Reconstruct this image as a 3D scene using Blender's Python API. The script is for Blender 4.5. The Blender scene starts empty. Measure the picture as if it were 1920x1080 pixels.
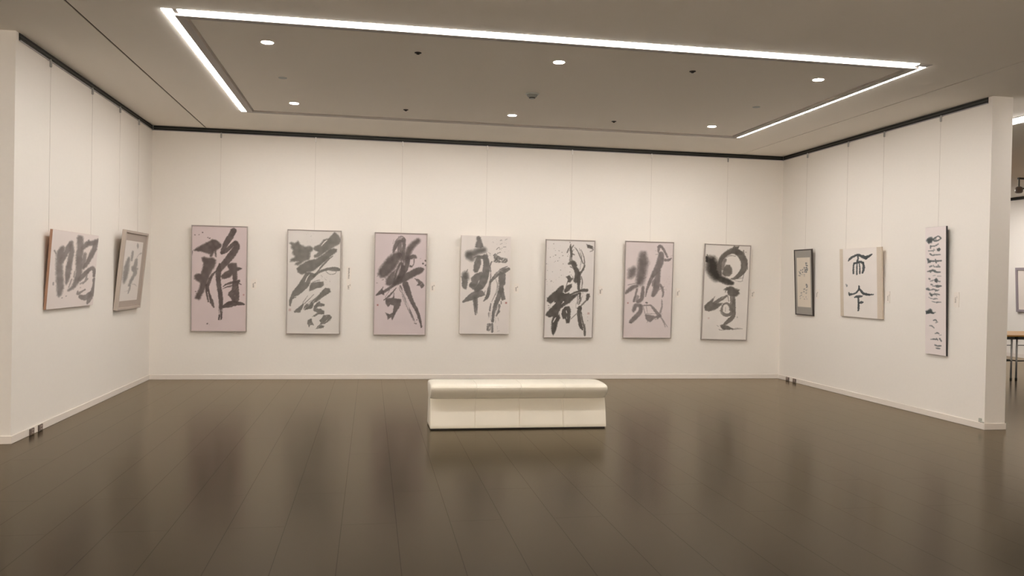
import bpy, bmesh, math, random
import numpy as np
from mathutils import Matrix, Vector

sc = bpy.context.scene
COL = sc.collection

# ------------------------------------------------------------------ room measures (metres)
H = 3.42                      # ceiling
XL, XR, YB = -2.918, 6.234, 11.533    # bay: left wall, right wall, back wall faces
YE = 7.295                    # free ends of the two partitions
TH = 0.237                    # partition thickness

# ------------------------------------------------------------------ small helpers
def mat(name, rgb, rough=.5, metal=0, spec=.5, emit=None, strength=0, noise=None, bump=None):
    m = bpy.data.materials.new(name); m.use_nodes = True
    nt = m.node_tree; b = nt.nodes['Principled BSDF']
    b.inputs['Base Color'].default_value = (*rgb, 1)
    b.inputs['Roughness'].default_value = rough
    b.inputs['Metallic'].default_value = metal
    b.inputs['Specular IOR Level'].default_value = spec
    if emit:
        b.inputs['Emission Color'].default_value = (*emit, 1)
        b.inputs['Emission Strength'].default_value = strength
    if noise or bump:
        tc = nt.nodes.new('ShaderNodeTexCoord')
        n = nt.nodes.new('ShaderNodeTexNoise'); n.inputs['Scale'].default_value = (noise or bump)[0]
        n.inputs['Detail'].default_value = 4
        nt.links.new(tc.outputs['Object'], n.inputs['Vector'])
        if noise:
            r = nt.nodes.new('ShaderNodeMapRange'); k = noise[1]
            r.inputs['To Min'].default_value = 1 - k; r.inputs['To Max'].default_value = 1 + k
            nt.links.new(n.outputs['Fac'], r.inputs['Value'])
            mx = nt.nodes.new('ShaderNodeVectorMath'); mx.operation = 'SCALE'
            mx.inputs[0].default_value = rgb
            nt.links.new(r.outputs['Result'], mx.inputs['Scale'])
            nt.links.new(mx.outputs['Vector'], b.inputs['Base Color'])
        if bump:
            bp = nt.nodes.new('ShaderNodeBump'); bp.inputs['Strength'].default_value = bump[1]
            bp.inputs['Distance'].default_value = .002
            nt.links.new(n.outputs['Fac'], bp.inputs['Height'])
            nt.links.new(bp.outputs['Normal'], b.inputs['Normal'])
    return m

def box(bm, x0, x1, y0, y1, z0, z1, mi=0):
    v = [bm.verts.new(c) for c in ((x0,y0,z0),(x1,y0,z0),(x1,y1,z0),(x0,y1,z0),(x0,y0,z1),(x1,y0,z1),(x1,y1,z1),(x0,y1,z1))]
    for f in ((3,2,1,0),(4,5,6,7),(0,1,5,4),(1,2,6,5),(2,3,7,6),(3,0,4,7)):
        bm.faces.new([v[i] for i in f]).material_index = mi

def lathe(bm, prof, c=(0,0,0), n=24, mi=0, axis='z'):
    """profile of (radius, height) turned about an axis through c"""
    rings = []
    for r, h in prof:
        ring = []
        for k in range(n):
            a = 2*math.pi*k/n
            p = (r*math.cos(a), r*math.sin(a), h)
            if axis == 'x': p = (h, p[0], p[1])
            if axis == 'y': p = (p[0], h, p[1])
            ring.append(bm.verts.new((c[0]+p[0], c[1]+p[1], c[2]+p[2])))
        rings.append(ring)
    for a, b in zip(rings, rings[1:]):
        for k in range(n):
            bm.faces.new((a[k], a[(k+1) % n], b[(k+1) % n], b[k])).material_index = mi
    bm.faces.new(rings[0][::-1]).material_index = mi
    bm.faces.new(rings[-1]).material_index = mi

def rod(bm, p, q, r, n=10, mi=0):
    p, q = Vector(p), Vector(q); d = (q-p).normalized()
    a = d.orthogonal().normalized(); b = d.cross(a)
    A = [bm.verts.new(p + r*(math.cos(2*math.pi*k/n)*a + math.sin(2*math.pi*k/n)*b)) for k in range(n)]
    B = [bm.verts.new(q + r*(math.cos(2*math.pi*k/n)*a + math.sin(2*math.pi*k/n)*b)) for k in range(n)]
    for k in range(n):
        bm.faces.new((A[k], A[(k+1) % n], B[(k+1) % n], B[k])).material_index = mi
    bm.faces.new(A[::-1]).material_index = mi; bm.faces.new(B).material_index = mi

def obj(name, bm, mats, parent=None, smooth=False, bevel=0, loc=(0,0,0)):
    me = bpy.data.meshes.new(name)
    bmesh.ops.recalc_face_normals(bm, faces=bm.faces[:])
    bm.to_mesh(me); bm.free()
    for m in (mats if isinstance(mats, (list, tuple)) else [mats]): me.materials.append(m)
    o = bpy.data.objects.new(name, me); COL.objects.link(o)
    o.location = loc
    if smooth:
        for p in me.polygons: p.use_smooth = True
    if bevel:
        b = o.modifiers.new('bevel', 'BEVEL'); b.width = bevel; b.segments = 2; b.limit_method = 'ANGLE'
        b.harden_normals = False
    if parent: o.parent = parent
    return o

def boxobj(name, dims, m, parent=None, bevel=0):
    bm = bmesh.new(); box(bm, *dims); return obj(name, bm, m, parent, bevel=bevel)

def tag(o, label, cat, group=None):
    o['label'] = label; o['category'] = cat
    if group: o['group'] = group
    return o

def thing(name, label, cat, loc=(0,0,0), rot=(0,0,0), group=None):
    o = bpy.data.objects.new(name, None); COL.objects.link(o)
    o.empty_display_size = .1
    o.location = loc; o.rotation_euler = rot
    return tag(o, label, cat, group)

def dup(root, loc, label, rot=None):
    r = root.copy(); COL.objects.link(r); r.location = loc; r['label'] = label
    if rot is not None: r.rotation_euler = rot
    for ch in list(root.children):
        c = ch.copy(); COL.objects.link(c); c.parent = r
        for g in list(ch.children):
            d = g.copy(); COL.objects.link(d); d.parent = c
    return r

def struct(name, bm, m, **k):
    o = obj(name, bm, m, **k); o['kind'] = 'structure'; return o

# ------------------------------------------------------------------ brushwork
# Ink is laid on a sheet as a colour attribute of a fine grid.  Units are millimetres from the sheet's top left corner.
def vnoise(x, y, seed):
    x = np.asarray(x, float); y = np.asarray(y, float)
    xi = np.floor(x).astype(np.int64); yi = np.floor(y).astype(np.int64)
    fx = x-xi; fy = y-yi; fx = fx*fx*(3-2*fx); fy = fy*fy*(3-2*fy)
    def h(a, b):
        v = (a*374761393 + b*668265263 + seed*974634777) & 0xffffffff
        v = ((v ^ (v >> 13))*1274126177) & 0xffffffff
        v = (v ^ (v >> 16)) & 0xffffffff
        return v/4294967295.0
    return (h(xi,yi)*(1-fx)+h(xi+1,yi)*fx)*(1-fy) + (h(xi,yi+1)*(1-fx)+h(xi+1,yi+1)*fx)*fy

def smooth(a, b, x):
    t = np.clip((x-a)/(b-a+1e-9), 0, 1); return t*t*(3-2*t)

def spline(pts, step=3.0):
    P = np.array(pts, float)
    if len(P) < 3:
        n = max(2, int(np.hypot(*(P[-1,:2]-P[0,:2]))/step)+2)
        t = np.linspace(0, 1, n)[:, None]; return P[0]*(1-t)+P[-1]*t
    Q = np.vstack([2*P[0]-P[1], P, 2*P[-1]-P[-2]]); out = []
    for i in range(1, len(Q)-2):
        a, b, c, d = Q[i-1], Q[i], Q[i+1], Q[i+2]
        n = max(2, int(np.hypot(*(c[:2]-b[:2]))/step)+1)
        t = np.linspace(0, 1, n, endpoint=False)[:, None]
        out.append(.5*((2*b)+(-a+c)*t+(2*a-5*b+4*c-d)*t*t+(-a+3*b-3*c+d)*t**3))
    out.append(P[-1:]); R = np.vstack(out); R[:, 2] = np.maximum(R[:, 2], 1); return R

def paint(X, Y, A, S, st, seed):
    """lays one list of marks over ink density A and seal density S"""
    for i, (t, d, soft, dry, pts) in enumerate(st):
        sd0 = seed*131+i*7
        soft = max(float(soft), 3.5) if t != 'd' else 3
        if t in 'se':
            c = spline(pts)
            m = c[:, 2].max()/2+soft+8
            sel = np.nonzero((X > c[:,0].min()-m) & (X < c[:,0].max()+m) & (Y > c[:,1].min()-m) & (Y < c[:,1].max()+m))
            if not len(sel[0]): continue
            px, py = X[sel], Y[sel]
            dx = px[:, None]-c[None, :, 0]; dy = py[:, None]-c[None, :, 1]
            dist = np.sqrt(dx*dx+dy*dy)
            j = np.argmin(dist-c[None, :, 2]/2, axis=1)
            k = np.arange(len(px))
            tan = np.gradient(c[:, :2], axis=0); tan /= np.linalg.norm(tan, axis=1)[:, None]+1e-9
            lat = dx[k, j]*-tan[j, 1]+dy[k, j]*tan[j, 0]
            arc = np.concatenate([[0], np.cumsum(np.hypot(*np.diff(c[:, :2], axis=0).T))])[j]
            w = c[j, 2]
            s = dist[k, j]-w/2+(vnoise(px/13, py/13, sd0)-.5)*min(9, .25*w.mean()+2)
            a = 1-smooth(-soft, soft, s)
            if dry and t == 's':
                rel = lat/np.maximum(w, 8)
                st_ = .65*vnoise(rel*max(3, w.mean()/11), arc/150, sd0+1)+.35*vnoise(rel*max(5, w.mean()/6), arc/45, sd0+2)
                a = a*(1-min(1, dry*2.2)*(1-smooth(dry*.95-.14, dry*.95+.12, st_)))
            if t == 'e':
                A[sel] *= 1-a; continue
        elif t == 'p':
            P = np.array(pts, float); m = soft+10
            sel = np.nonzero((X > P[:,0].min()-m) & (X < P[:,0].max()+m) & (Y > P[:,1].min()-m) & (Y < P[:,1].max()+m))
            if not len(sel[0]): continue
            px, py = X[sel], Y[sel]
            best = np.full(len(px), 1e9); ins = np.zeros(len(px), bool)
            for (x0, y0), (x1, y1) in zip(P, np.roll(P, -1, 0)):
                ex, ey = x1-x0, y1-y0
                tt = np.clip(((px-x0)*ex+(py-y0)*ey)/(ex*ex+ey*ey+1e-9), 0, 1)
                best = np.minimum(best, np.hypot(px-x0-tt*ex, py-y0-tt*ey))
                cr = (y0 > py) != (y1 > py)
                xi = x0+(py-y0)/(ey if ey else 1e-9)*ex
                ins ^= cr & (px < xi)
            s = np.where(ins, -best, best)+(vnoise(px/14, py/14, sd0)-.5)*(7+soft*.25)
            a = 1-smooth(-soft, soft, s)
            if dry:
                st_ = vnoise((px+py)/12, (px-py)/70, sd0+1)
                a = a*(1-min(1, dry*2)*(1-smooth(dry-.12, dry+.12, st_)))
        elif t == 'd':
            rr = random.Random(int(soft)*100+int(dry)+seed)
            (x0, y0, x1, y1), (r0, r1) = pts
            for _ in range(int(dry)):
                cx, cy, r = rr.uniform(x0, x1), rr.uniform(y0, y1), rr.uniform(r0, r1)
                a = d*(1-smooth(r*.4, r*1.3, np.hypot(X-cx, Y-cy)))
                np.maximum(A, a, out=A)
            continue
        elif t == 'r':
            x, y, w = pts[0]
            q = np.maximum(np.abs(X-x), np.abs(Y-y))
            a = d*(1-smooth(w*.38, w*.62, q))*(.75+.5*vnoise(X/5, Y/5, sd0))
            np.maximum(S, np.clip(a, 0, 1), out=S); continue
        den = d*(.9+.22*vnoise(px/42, py/42, sd0+3))
        old = A[sel]; new = a*den
        A[sel] = np.maximum(old, new)+.12*np.minimum(old, new)
    return A, S

def sheet(name, parent, x0, x1, z0, z1, y, art, seed, full_h, m, step=4.6, off=0.0):
    """painted sheet in the thing's own frame: spans x0..x1, z0..z1 at depth y, facing -y"""
    nx = max(8, int((x1-x0)*1000/step)); nz = max(8, int((z1-z0)*1000/step))
    gx = np.linspace(x0, x1, nx); gz = np.linspace(z1, z0, nz)
    GX, GZ = np.meshgrid(gx, gz)
    X = (GX+off)*1000*art.get('kx', 1); Y = (full_h-GZ)*1000
    A = np.zeros_like(X); S = np.zeros_like(X)
    paint(X, Y, A, S, art['st'], seed)
    A = np.clip(A, 0, 1.7)[..., None]; S = np.clip(S, 0, 1)[..., None]
    pap = np.array(art['paper'])*(1+.03*(vnoise(X/90, Y/90, seed+5)-.5))[..., None]
    ink = np.array(art['ink'])
    c = pap*np.exp(np.log(np.maximum(ink, 1e-3)/np.array(art['paper']))*A)
    c = c*(1-S)+np.array((.36, .10, .08))*S
    n = nx*nz
    co = np.stack([GX.ravel(), np.full(n, y), GZ.ravel()], 1).astype(np.float32)
    i = np.arange(n).reshape(nz, nx)
    q = np.stack([i[1:, :-1], i[1:, 1:], i[:-1, 1:], i[:-1, :-1]], -1).reshape(-1, 4).astype(np.int32)
    me = bpy.data.meshes.new(name)
    me.vertices.add(n); me.vertices.foreach_set('co', co.ravel())
    me.loops.add(q.size); me.loops.foreach_set('vertex_index', q.ravel())
    me.polygons.add(len(q)); me.polygons.foreach_set('loop_start', np.arange(0, q.size, 4, dtype=np.int32))
    me.update(calc_edges=True)
    at = me.color_attributes.new('pigment', 'FLOAT_COLOR', 'POINT')
    at.data.foreach_set('color', np.concatenate([c.reshape(-1, 3), np.ones((n, 1))], 1).astype(np.float32).ravel())
    me.materials.append(m)
    o = bpy.data.objects.new(name, me); COL.objects.link(o); o.parent = parent
    return o

# brush marks of the twelve works: (kind, density, softness mm, dryness, points)
ART = {
 'one': dict(kx=1.045, w=730, h=1448, paper=(0.655, 0.555, 0.554), ink=(0.123, 0.099, 0.093), st=[
  ('p',0.95,14,0,[(33,339),(83,303),(169,253),(247,210),(283,190),(338,197),(382,229),(409,263),(400,289),(372,311),(335,341),(339,424),(324,418),(310,351),(284,414),(255,428),(250,390),(199,377),(127,355),(55,351)]),
  ('s',0.35,7,0,[(269,198,17),(316,291,20),(333,406,14)]),
  ('s',0.95,7,0,[(571,60,72),(526,149,81),(469,237,72),(441,303,64),(416,364,52)]),
  ('p',0.95,6,0,[(527,48),(592,40),(608,37),(612,71),(589,112),(542,99)]),
  ('s',0.95,7,0,[(413,370,32),(466,338,58),(516,294,49),(552,260,49),(595,234,64)]),
  ('s',0.95,9,0,[(600,242,84),(608,292,90),(554,380,96),(490,468,90),(419,549,84),(383,593,73)]),
  ('s',0.95,7,0,[(386,513,14),(381,564,49),(371,622,75),(369,724,67),(383,840,61),(402,956,61),(409,1059,55),(407,1117,53)]),
  ('s',0.95,6,0.45,[(407,1095,55),(402,1176,58),(398,1256,56)]),
  ('s',0.95,4,0,[(388,1220,23),(382,1271,20)]),
  ('s',0.9,4,0,[(417,1205,18),(415,1263,18)]),
  ('p',0.93,17,0,[(142,441),(178,426),(229,445),(287,433),(339,466),(320,551),(286,602),(250,675),(222,770),(205,828),(177,887),(124,1001),(106,1012),(55,990),(65,954),(105,873),(129,786),(89,760),(48,729),(47,683),(80,659),(134,655),(158,568),(168,513),(151,479)]),
  ('s',0.95,6,0,[(344,611,17),(304,652,29),(265,711,38),(239,777,44),(223,850,46),(243,944,49),(278,1031,50),(311,1104,20)]),
  ('s',0.9,6,0,[(205,814,29),(209,901,20),(237,1032,20)]),
  ('e',1,4,0,[(225,901,7),(244,988,9),(255,1031,4)]),
  ('p',0.95,10,0,[(491,522),(556,500),(615,506),(626,553),(667,562),(689,576),(660,596),(624,612),(626,731),(568,750),(559,663),(523,700),(465,717),(419,723),(404,687),(449,633),(500,608),(516,594),(495,562)]),
  ('p',0.95,6,0.15,[(560,750),(626,731),(665,731),(663,756),(641,781),(651,865),(657,1004),(631,1041),(572,1039),(545,987),(505,943),(509,904),(555,867),(560,808)]),
  ('s',0.9,4,0.3,[(430,828,9),(481,795,23),(568,767,38),(626,764,29),(682,795,9)]),
  ('s',0.85,4,0.3,[(428,857,7),(496,827,17),(569,815,29)]),
  ('s',0.95,4,0.15,[(430,1102,32),(478,1080,53),(543,1049,58),(616,1048,53),(675,1052,26),(728,1066,15)]),
  ('p',0.95,4,0,[(427,1095),(456,1073),(528,1025),(631,1034),(682,1029),(728,1057),(719,1075),(632,1078),(530,1110),(435,1120)]),
  ('s',0.9,7,0,[(11,354,17),(8,400,20)]),
  ('r',0.5,0,0,[(717,934,23)]),
  ('s',0.8,3,0,[(149,97,13),(155,98,13)]),
  ('s',0.6,3,0,[(46,135,14),(52,135,11)]),
  ('s',0.6,3,0,[(99,131,11),(106,128,9)]),
  ('s',0.7,3,0,[(219,166,12),(228,167,12)]),
  ('s',0.8,3,0,[(237,180,9),(251,172,14)]),
  ('s',0.8,4,0,[(224,1334,18),(230,1331,12)]),
  ('s',0.6,3,0,[(61,899,14),(67,899,12)]),
  ('s',0.6,3,0,[(249,1346,6),(253,1347,6)]),
 ]),
 'two': dict(kx=1.027, w=730, h=1448, paper=(0.724, 0.687, 0.652), ink=(0.169, 0.159, 0.143), st=[
  ('p',0.85,18,0,[(32,187),(61,179),(98,189),(149,161),(175,202),(224,227),(258,238),(305,223),(357,251),(350,288),(318,311),(319,363),(300,415),(234,436),(191,472),(147,497),(115,486),(120,464),(161,441),(102,442),(46,446),(43,417),(101,386),(104,368),(71,332),(80,281),(52,255),(58,223)]),
  ('s',0.3,21,0,[(188,293,59),(255,350,59),(204,366,59)]),
  ('p',0.85,12,0,[(656,20),(702,60),(745,130),(719,183),(631,240),(557,283),(484,337),(418,383),(381,384),(366,359),(432,304),(394,290),(358,266),(381,226),(452,194),(503,130),(569,110)]),
  ('e',1,4,0,[(470,219,9),(511,169,15),(547,139,12)]),
  ('p',0.9,12,0,[(646,248),(688,262),(688,292),(610,356),(559,409),(486,465),(413,530),(340,579),(281,585),(208,624),(149,591),(130,544),(176,492),(279,430),(396,402),(484,344),(586,260)]),
  ('s',0.35,15,0,[(354,539,44),(456,456,50),(559,364,44)]),
  ('s',0.85,4,0.2,[(633,355,12),(567,409,18),(516,464,24),(465,522,21),(414,590,21),(371,642,30)]),
  ('p',0.85,6,0,[(255,593),(318,581),(385,605),(417,600),(415,627),(335,702),(296,792),(212,870),(139,931),(84,966),(56,1062),(38,1055),(40,967),(76,870),(166,750),(216,668)]),
  ('e',1,4,0,[(257,719,9),(282,659,15),(311,621,9)]),
  ('e',1,3,0,[(110,928,7),(154,922,15),(160,942,6)]),
  ('s',0.85,4,0.05,[(371,642,21),(444,584,30),(517,550,36),(591,534,39),(680,524,36),(740,538,24)]),
  ('s',0.75,4,0.3,[(592,546,33),(666,550,33),(733,548,21)]),
  ('s',0.6,3,0.2,[(540,572,7),(593,608,9),(664,600,10),(689,564,7)]),
  ('p',0.85,7,0.1,[(335,735),(387,723),(453,715),(508,716),(518,758),(480,794),(418,804),(366,832),(312,848),(317,791)]),
  ('s',0.6,4,0.4,[(357,724,9),(431,697,12),(460,692,6)]),
  ('p',0.85,7,0.12,[(537,799),(596,807),(615,852),(568,883),(494,936),(428,989),(362,1016),(384,983),(435,922),(471,862)]),
  ('p',0.85,6,0.1,[(236,1012),(244,1033),(187,1149),(113,1146),(105,1128),(171,1072)]),
  ('s',0.8,4,0.45,[(449,907,30),(376,983,50),(289,1058,65),(253,1096,36)]),
  ('s',0.85,4,0.1,[(355,1020,44),(333,1065,53),(267,1097,18)]),
  ('s',0.6,3,0.35,[(229,1008,12),(294,910,7)]),
  ('s',0.6,3,0.35,[(251,1022,15),(375,894,7)]),
  ('p',0.85,6,0.1,[(418,1009),(458,984),(469,1008),(532,1028),(523,1052),(437,1063),(405,1089),(475,1092),(530,1121),(522,1166),(439,1169),(395,1199),(358,1203),(402,1163),(431,1148),(371,1119),(381,1057)]),
  ('p',0.85,4,0.25,[(506,1181),(603,1169),(633,1205),(612,1254),(545,1295),(471,1316),(534,1330),(517,1355),(405,1375),(442,1331),(483,1286),(455,1256),(492,1219)]),
  ('p',0.85,4,0.2,[(299,1251),(354,1224),(355,1265),(385,1324),(335,1318),(316,1348),(293,1296)]),
  ('r',0.4,0,0,[(48,1111,35)]),
  ('s',0.3,3,0,[(474,625,6),(492,647,7)]),
  ('s',0.3,3,0,[(527,676,6),(549,690,6)]),
  ('s',0.3,3,0,[(594,704,9),(600,711,6)]),
  ('d',0.3,5,14,[(459,611,610,771),(2.2,4.4)]),
  ('d',0.25,6,16,[(199,43,378,229),(2.2,4.4)]),
 ]),
 'three': dict(kx=1.006, w=742, h=1449, paper=(0.644, 0.558, 0.561), ink=(0.13, 0.111, 0.106), st=[
  ('s',0.8,6,0.3,[(405,102,51),(352,104,75),(308,150,66),(280,218,54),(263,279,24)]),
  ('s',0.8,6,0.2,[(404,95,60),(414,184,45),(405,275,51),(411,364,60)]),
  ('s',0.7,6,0.45,[(353,141,75),(356,246,90),(389,365,75),(406,470,75)]),
  ('s',0.5,4,0.5,[(336,59,15),(381,51,21),(419,79,12)]),
  ('s',0.4,4,0.5,[(269,99,9),(256,159,9)]),
  ('p',0.92,27,0,[(341,264),(389,275),(406,335),(345,404),(305,487),(251,556),(207,595),(155,634),(98,637),(58,596),(70,523),(121,447),(193,352),(267,293)]),
  ('s',0.3,21,0,[(372,305,36),(224,400,45),(101,553,60)]),
  ('p',0.85,18,0,[(214,595),(258,549),(305,517),(289,608),(294,676),(266,737),(215,754),(165,727),(170,656)]),
  ('s',0.85,6,0.3,[(376,441,60),(348,546,90),(309,668,75),(263,759,30)]),
  ('s',0.9,6,0.25,[(407,485,60),(394,575,75),(351,667,75)]),
  ('s',0.92,24,0,[(608,106,63),(549,158,75),(491,235,84),(466,318,84),(457,378,75)]),
  ('s',0.85,8,0.1,[(467,378,75),(455,469,66),(416,545,75),(365,636,90)]),
  ('s',0.9,12,0,[(479,348,60),(554,331,54),(581,342,33)]),
  ('s',0.6,5,0.2,[(558,361,18),(556,428,14),(530,474,18)]),
  ('s',0.9,6,0,[(509,470,30),(521,473,27)]),
  ('s',0.5,5,0.4,[(482,468,9),(454,544,8)]),
  ('s',0.92,12,0,[(677,511,51),(635,527,91),(575,553,97),(500,596,97),(426,638,100),(351,679,90),(292,721,51)]),
  ('s',0.85,6,0.1,[(322,698,51),(248,763,39),(159,825,39),(85,861,33),(38,887,15)]),
  ('p',0.85,6,0,[(131,765),(126,807),(152,829),(146,882),(85,861),(32,892),(41,862),(87,820)]),
  ('s',0.85,5,0.1,[(312,781,12),(258,850,21),(206,904,24),(147,951,15)]),
  ('s',0.5,3,0.3,[(227,805,8),(162,912,8)]),
  ('p',0.9,8,0.1,[(169,930),(267,917),(283,849),(291,921),(391,941),(378,1029),(320,1120),(267,1236),(250,1197),(202,1231),(198,1183),(170,1131),(235,1155),(275,1121),(285,1030),(239,1013),(202,1050),(171,1005)]),
  ('s',0.9,6,0.08,[(443,725,85),(476,815,82),(518,920,61),(572,1025,52),(620,1115,46),(650,1206,40),(670,1274,24),(682,1328,24)]),
  ('s',0.7,5,0.55,[(368,757,36),(408,847,36),(441,952,39),(497,1072,33),(546,1177,27),(591,1268,18)]),
  ('s',0.6,3,0.2,[(354,772,8),(370,817,8),(417,877,6),(466,1027,6),(530,1163,5)]),
  ('s',0.6,3,0,[(579,1276,9),(606,1280,18)]),
  ('p',0.85,8,0.15,[(565,639),(620,646),(682,687),(713,734),(690,773),(672,778),(640,739),(602,740),(624,706),(596,676)]),
  ('s',0.9,5,0,[(719,386,23),(724,389,23)]),
  ('s',0.9,5,0,[(685,428,21),(688,429,21)]),
  ('s',0.9,5,0,[(721,450,21),(724,451,21)]),
  ('s',0.9,3,0,[(614,1227,12),(618,1228,12)]),
  ('r',0.75,0,0,[(59,1024,24)]),
  ('s',0.4,3,0.2,[(43,623,6),(67,598,12)]),
  ('s',0.4,3,0,[(37,712,9),(52,714,9)]),
  ('s',0.3,3,0,[(638,358,6),(657,355,6)]),
  ('s',0.5,4,0.2,[(111,672,6),(133,664,12)]),
 ]),
 'four': dict(kx=0.992, w=720, h=1415, paper=(0.752, 0.7, 0.666), ink=(0.164, 0.153, 0.143), st=[
  ('p',0.85,11,0,[(217,24),(247,6),(272,19),(298,95),(320,163),(285,183),(199,170),(207,120),(221,74)]),
  ('s',0.95,37,0,[(109,269,85),(177,259,89),(245,224,83),(321,206,77)]),
  ('s',0.9,31,0,[(117,291,107),(156,336,67)]),
  ('s',0.4,21,0,[(86,269,61),(132,276,61)]),
  ('s',0.85,9,0,[(255,318,67),(239,403,95),(217,496,70)]),
  ('s',0.8,6,0.35,[(194,320,31),(254,303,46),(347,316,61)]),
  ('s',0.88,8,0.05,[(346,301,74),(367,400,92),(360,531,101),(332,639,110),(284,732,95),(228,779,61)]),
  ('s',0.7,5,0.4,[(364,254,15),(377,300,31)]),
  ('p',0.85,9,0,[(148,612),(207,552),(306,509),(316,562),(296,624),(256,656),(252,686),(204,733),(143,731),(127,704),(160,661)]),
  ('s',0.85,9,0.05,[(158,716,67),(220,736,92),(281,732,77)]),
  ('p',0.85,6,0.06,[(28,953),(101,873),(176,810),(267,778),(325,792),(360,853),(284,879),(194,917),(118,943),(51,965)]),
  ('s',0.5,5,0.2,[(344,830,18),(359,792,8)]),
  ('s',0.8,6,0.35,[(216,878,76),(223,978,67),(228,1054,52),(227,1134,18)]),
  ('s',0.85,5,0,[(216,901,37),(224,1039,18)]),
  ('s',0.6,3,0.2,[(246,1039,12),(252,1115,8)]),
  ('s',0.95,30,0,[(66,568,91),(76,606,85)]),
  ('s',0.85,8,0,[(57,614,79),(63,675,82),(61,728,70),(80,766,15)]),
  ('s',0.6,6,0.1,[(99,488,11),(66,553,24)]),
  ('s',0.8,5,0,[(3,594,12),(24,596,15)]),
  ('p',0.85,6,0.3,[(462,270),(491,251),(531,277),(562,298),(609,312),(663,315),(669,361),(642,385),(580,379),(502,381),(468,367),(479,328)]),
  ('e',1,5,0,[(540,345,22),(579,353,15)]),
  ('s',0.7,5,0.3,[(485,312,31),(548,357,25)]),
  ('s',0.5,3,0.4,[(515,258,6),(568,233,6)]),
  ('s',0.75,5,0.15,[(440,372,18),(420,437,20),(432,529,14),(431,606,18),(421,706,34),(406,821,55)]),
  ('s',0.85,5,0.2,[(405,791,31),(391,868,52),(340,938,12)]),
  ('s',0.4,3,0.3,[(459,367,8),(426,398,9)]),
  ('s',0.85,5,0.25,[(690,469,46),(614,502,71),(537,542,62),(477,605,46),(432,660,31)]),
  ('p',0.85,6,0.1,[(552,495),(646,540),(646,694),(619,710),(634,818),(655,910),(601,926),(576,849),(544,804),(557,696),(547,603)]),
  ('s',0.7,5,0.4,[(666,434,15),(567,480,25)]),
  ('s',0.85,5,0.12,[(589,772,77),(546,896,68),(510,989,55),(487,1097,46),(474,1228,37)]),
  ('s',0.7,5,0.5,[(441,990,46),(435,1067,37)]),
  ('s',0.7,5,0.55,[(428,1113,40),(428,1205,34)]),
  ('s',0.8,5,0.45,[(425,1282,55),(416,1343,55)]),
  ('s',0.8,5,0.35,[(471,1266,31),(469,1374,40)]),
  ('s',0.7,5,0.45,[(557,1004,56),(543,1081,46),(528,1150,22)]),
  ('s',0.75,5,0.2,[(566,1080,34),(529,1142,15)]),
  ('s',0.7,5,0.2,[(591,942,19),(595,972,15)]),
  ('s',0.5,3,0.2,[(508,620,9),(529,696,11),(520,773,9),(491,866,9),(455,944,8)]),
  ('s',0.5,3,0.2,[(547,634,9),(531,789,12),(477,897,8)]),
  ('s',0.45,3,0.3,[(550,1173,6),(562,1219,6)]),
  ('s',0.4,3,0.4,[(515,1173,5),(517,1250,6)]),
  ('s',0.3,3,0.4,[(544,1296,5),(545,1342,5)]),
  ('s',0.5,3,0.2,[(551,1370,6),(577,1364,6)]),
  ('s',0.6,3,0,[(505,196,8),(535,165,11),(559,179,6)]),
  ('s',0.5,3,0,[(556,64,8),(579,54,8)]),
  ('s',0.5,3,0,[(626,58,6),(656,37,8)]),
  ('s',0.6,3,0,[(605,155,9),(639,151,9)]),
  ('s',0.6,3,0.2,[(514,250,9),(560,230,9)]),
  ('s',0.5,3,0,[(557,118,6),(588,103,6)]),
  ('s',0.4,3,0.1,[(544,195,6),(590,171,8)]),
  ('s',0.3,3,0,[(391,238,9),(422,260,9)]),
  ('s',0.3,3,0,[(399,276,8),(423,280,8)]),
  ('d',0.35,11,20,[(416,37,685,261),(2.3,5.4)]),
  ('r',0.75,0,0,[(664,959,28)]),
 ]),
 'five': dict(kx=0.97, w=745, h=1442, paper=(0.735, 0.693, 0.666), ink=(0.102, 0.092, 0.082), st=[
  ('s',0.85,6,0.15,[(359,67,12),(363,121,31),(374,198,37),(379,245,22)]),
  ('s',0.7,6,0.25,[(333,129,12),(315,184,16)]),
  ('s',0.6,5,0.2,[(402,81,16),(375,120,16)]),
  ('s',0.7,5,0.25,[(387,206,25),(422,220,12)]),
  ('s',0.6,3,0.2,[(349,33,9),(352,42,12)]),
  ('s',0.5,3,0.4,[(368,245,37),(370,299,53)]),
  ('s',0.8,8,0.15,[(348,347,37),(402,333,62),(442,368,41)]),
  ('s',0.88,8,0.15,[(402,345,62),(436,407,62),(464,469,72),(471,531,78),(457,594,72)]),
  ('s',0.6,5,0.4,[(365,393,16),(428,423,19)]),
  ('s',0.6,3,0.5,[(416,548,47),(442,625,31)]),
  ('s',0.6,3,0.3,[(418,104,9),(467,172,12),(509,257,14),(543,326,14)]),
  ('s',0.55,3,0.35,[(442,119,8),(500,218,12),(551,342,13)]),
  ('s',0.6,3,0.25,[(513,140,9),(547,217,13),(568,294,16),(565,388,19),(536,451,25)]),
  ('s',0.75,5,0.25,[(576,372,19),(546,443,28),(508,483,38)]),
  ('s',0.5,3,0.4,[(489,125,8),(525,249,9),(535,342,8)]),
  ('s',0.45,3,0.4,[(531,217,6),(513,374,9),(504,437,8)]),
  ('s',0.88,6,0.1,[(493,484,56),(493,577,56),(492,671,41),(497,718,38)]),
  ('s',0.55,3,0.3,[(529,538,16),(547,608,16),(539,702,19)]),
  ('s',0.55,3,0.45,[(533,765,53),(523,859,53),(499,938,31)]),
  ('s',0.6,3,0.2,[(484,813,11),(479,938,11)]),
  ('s',0.88,6,0.1,[(518,781,35),(517,859,19)]),
  ('s',0.9,6,0,[(493,1001,31),(528,1001,41)]),
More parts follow.
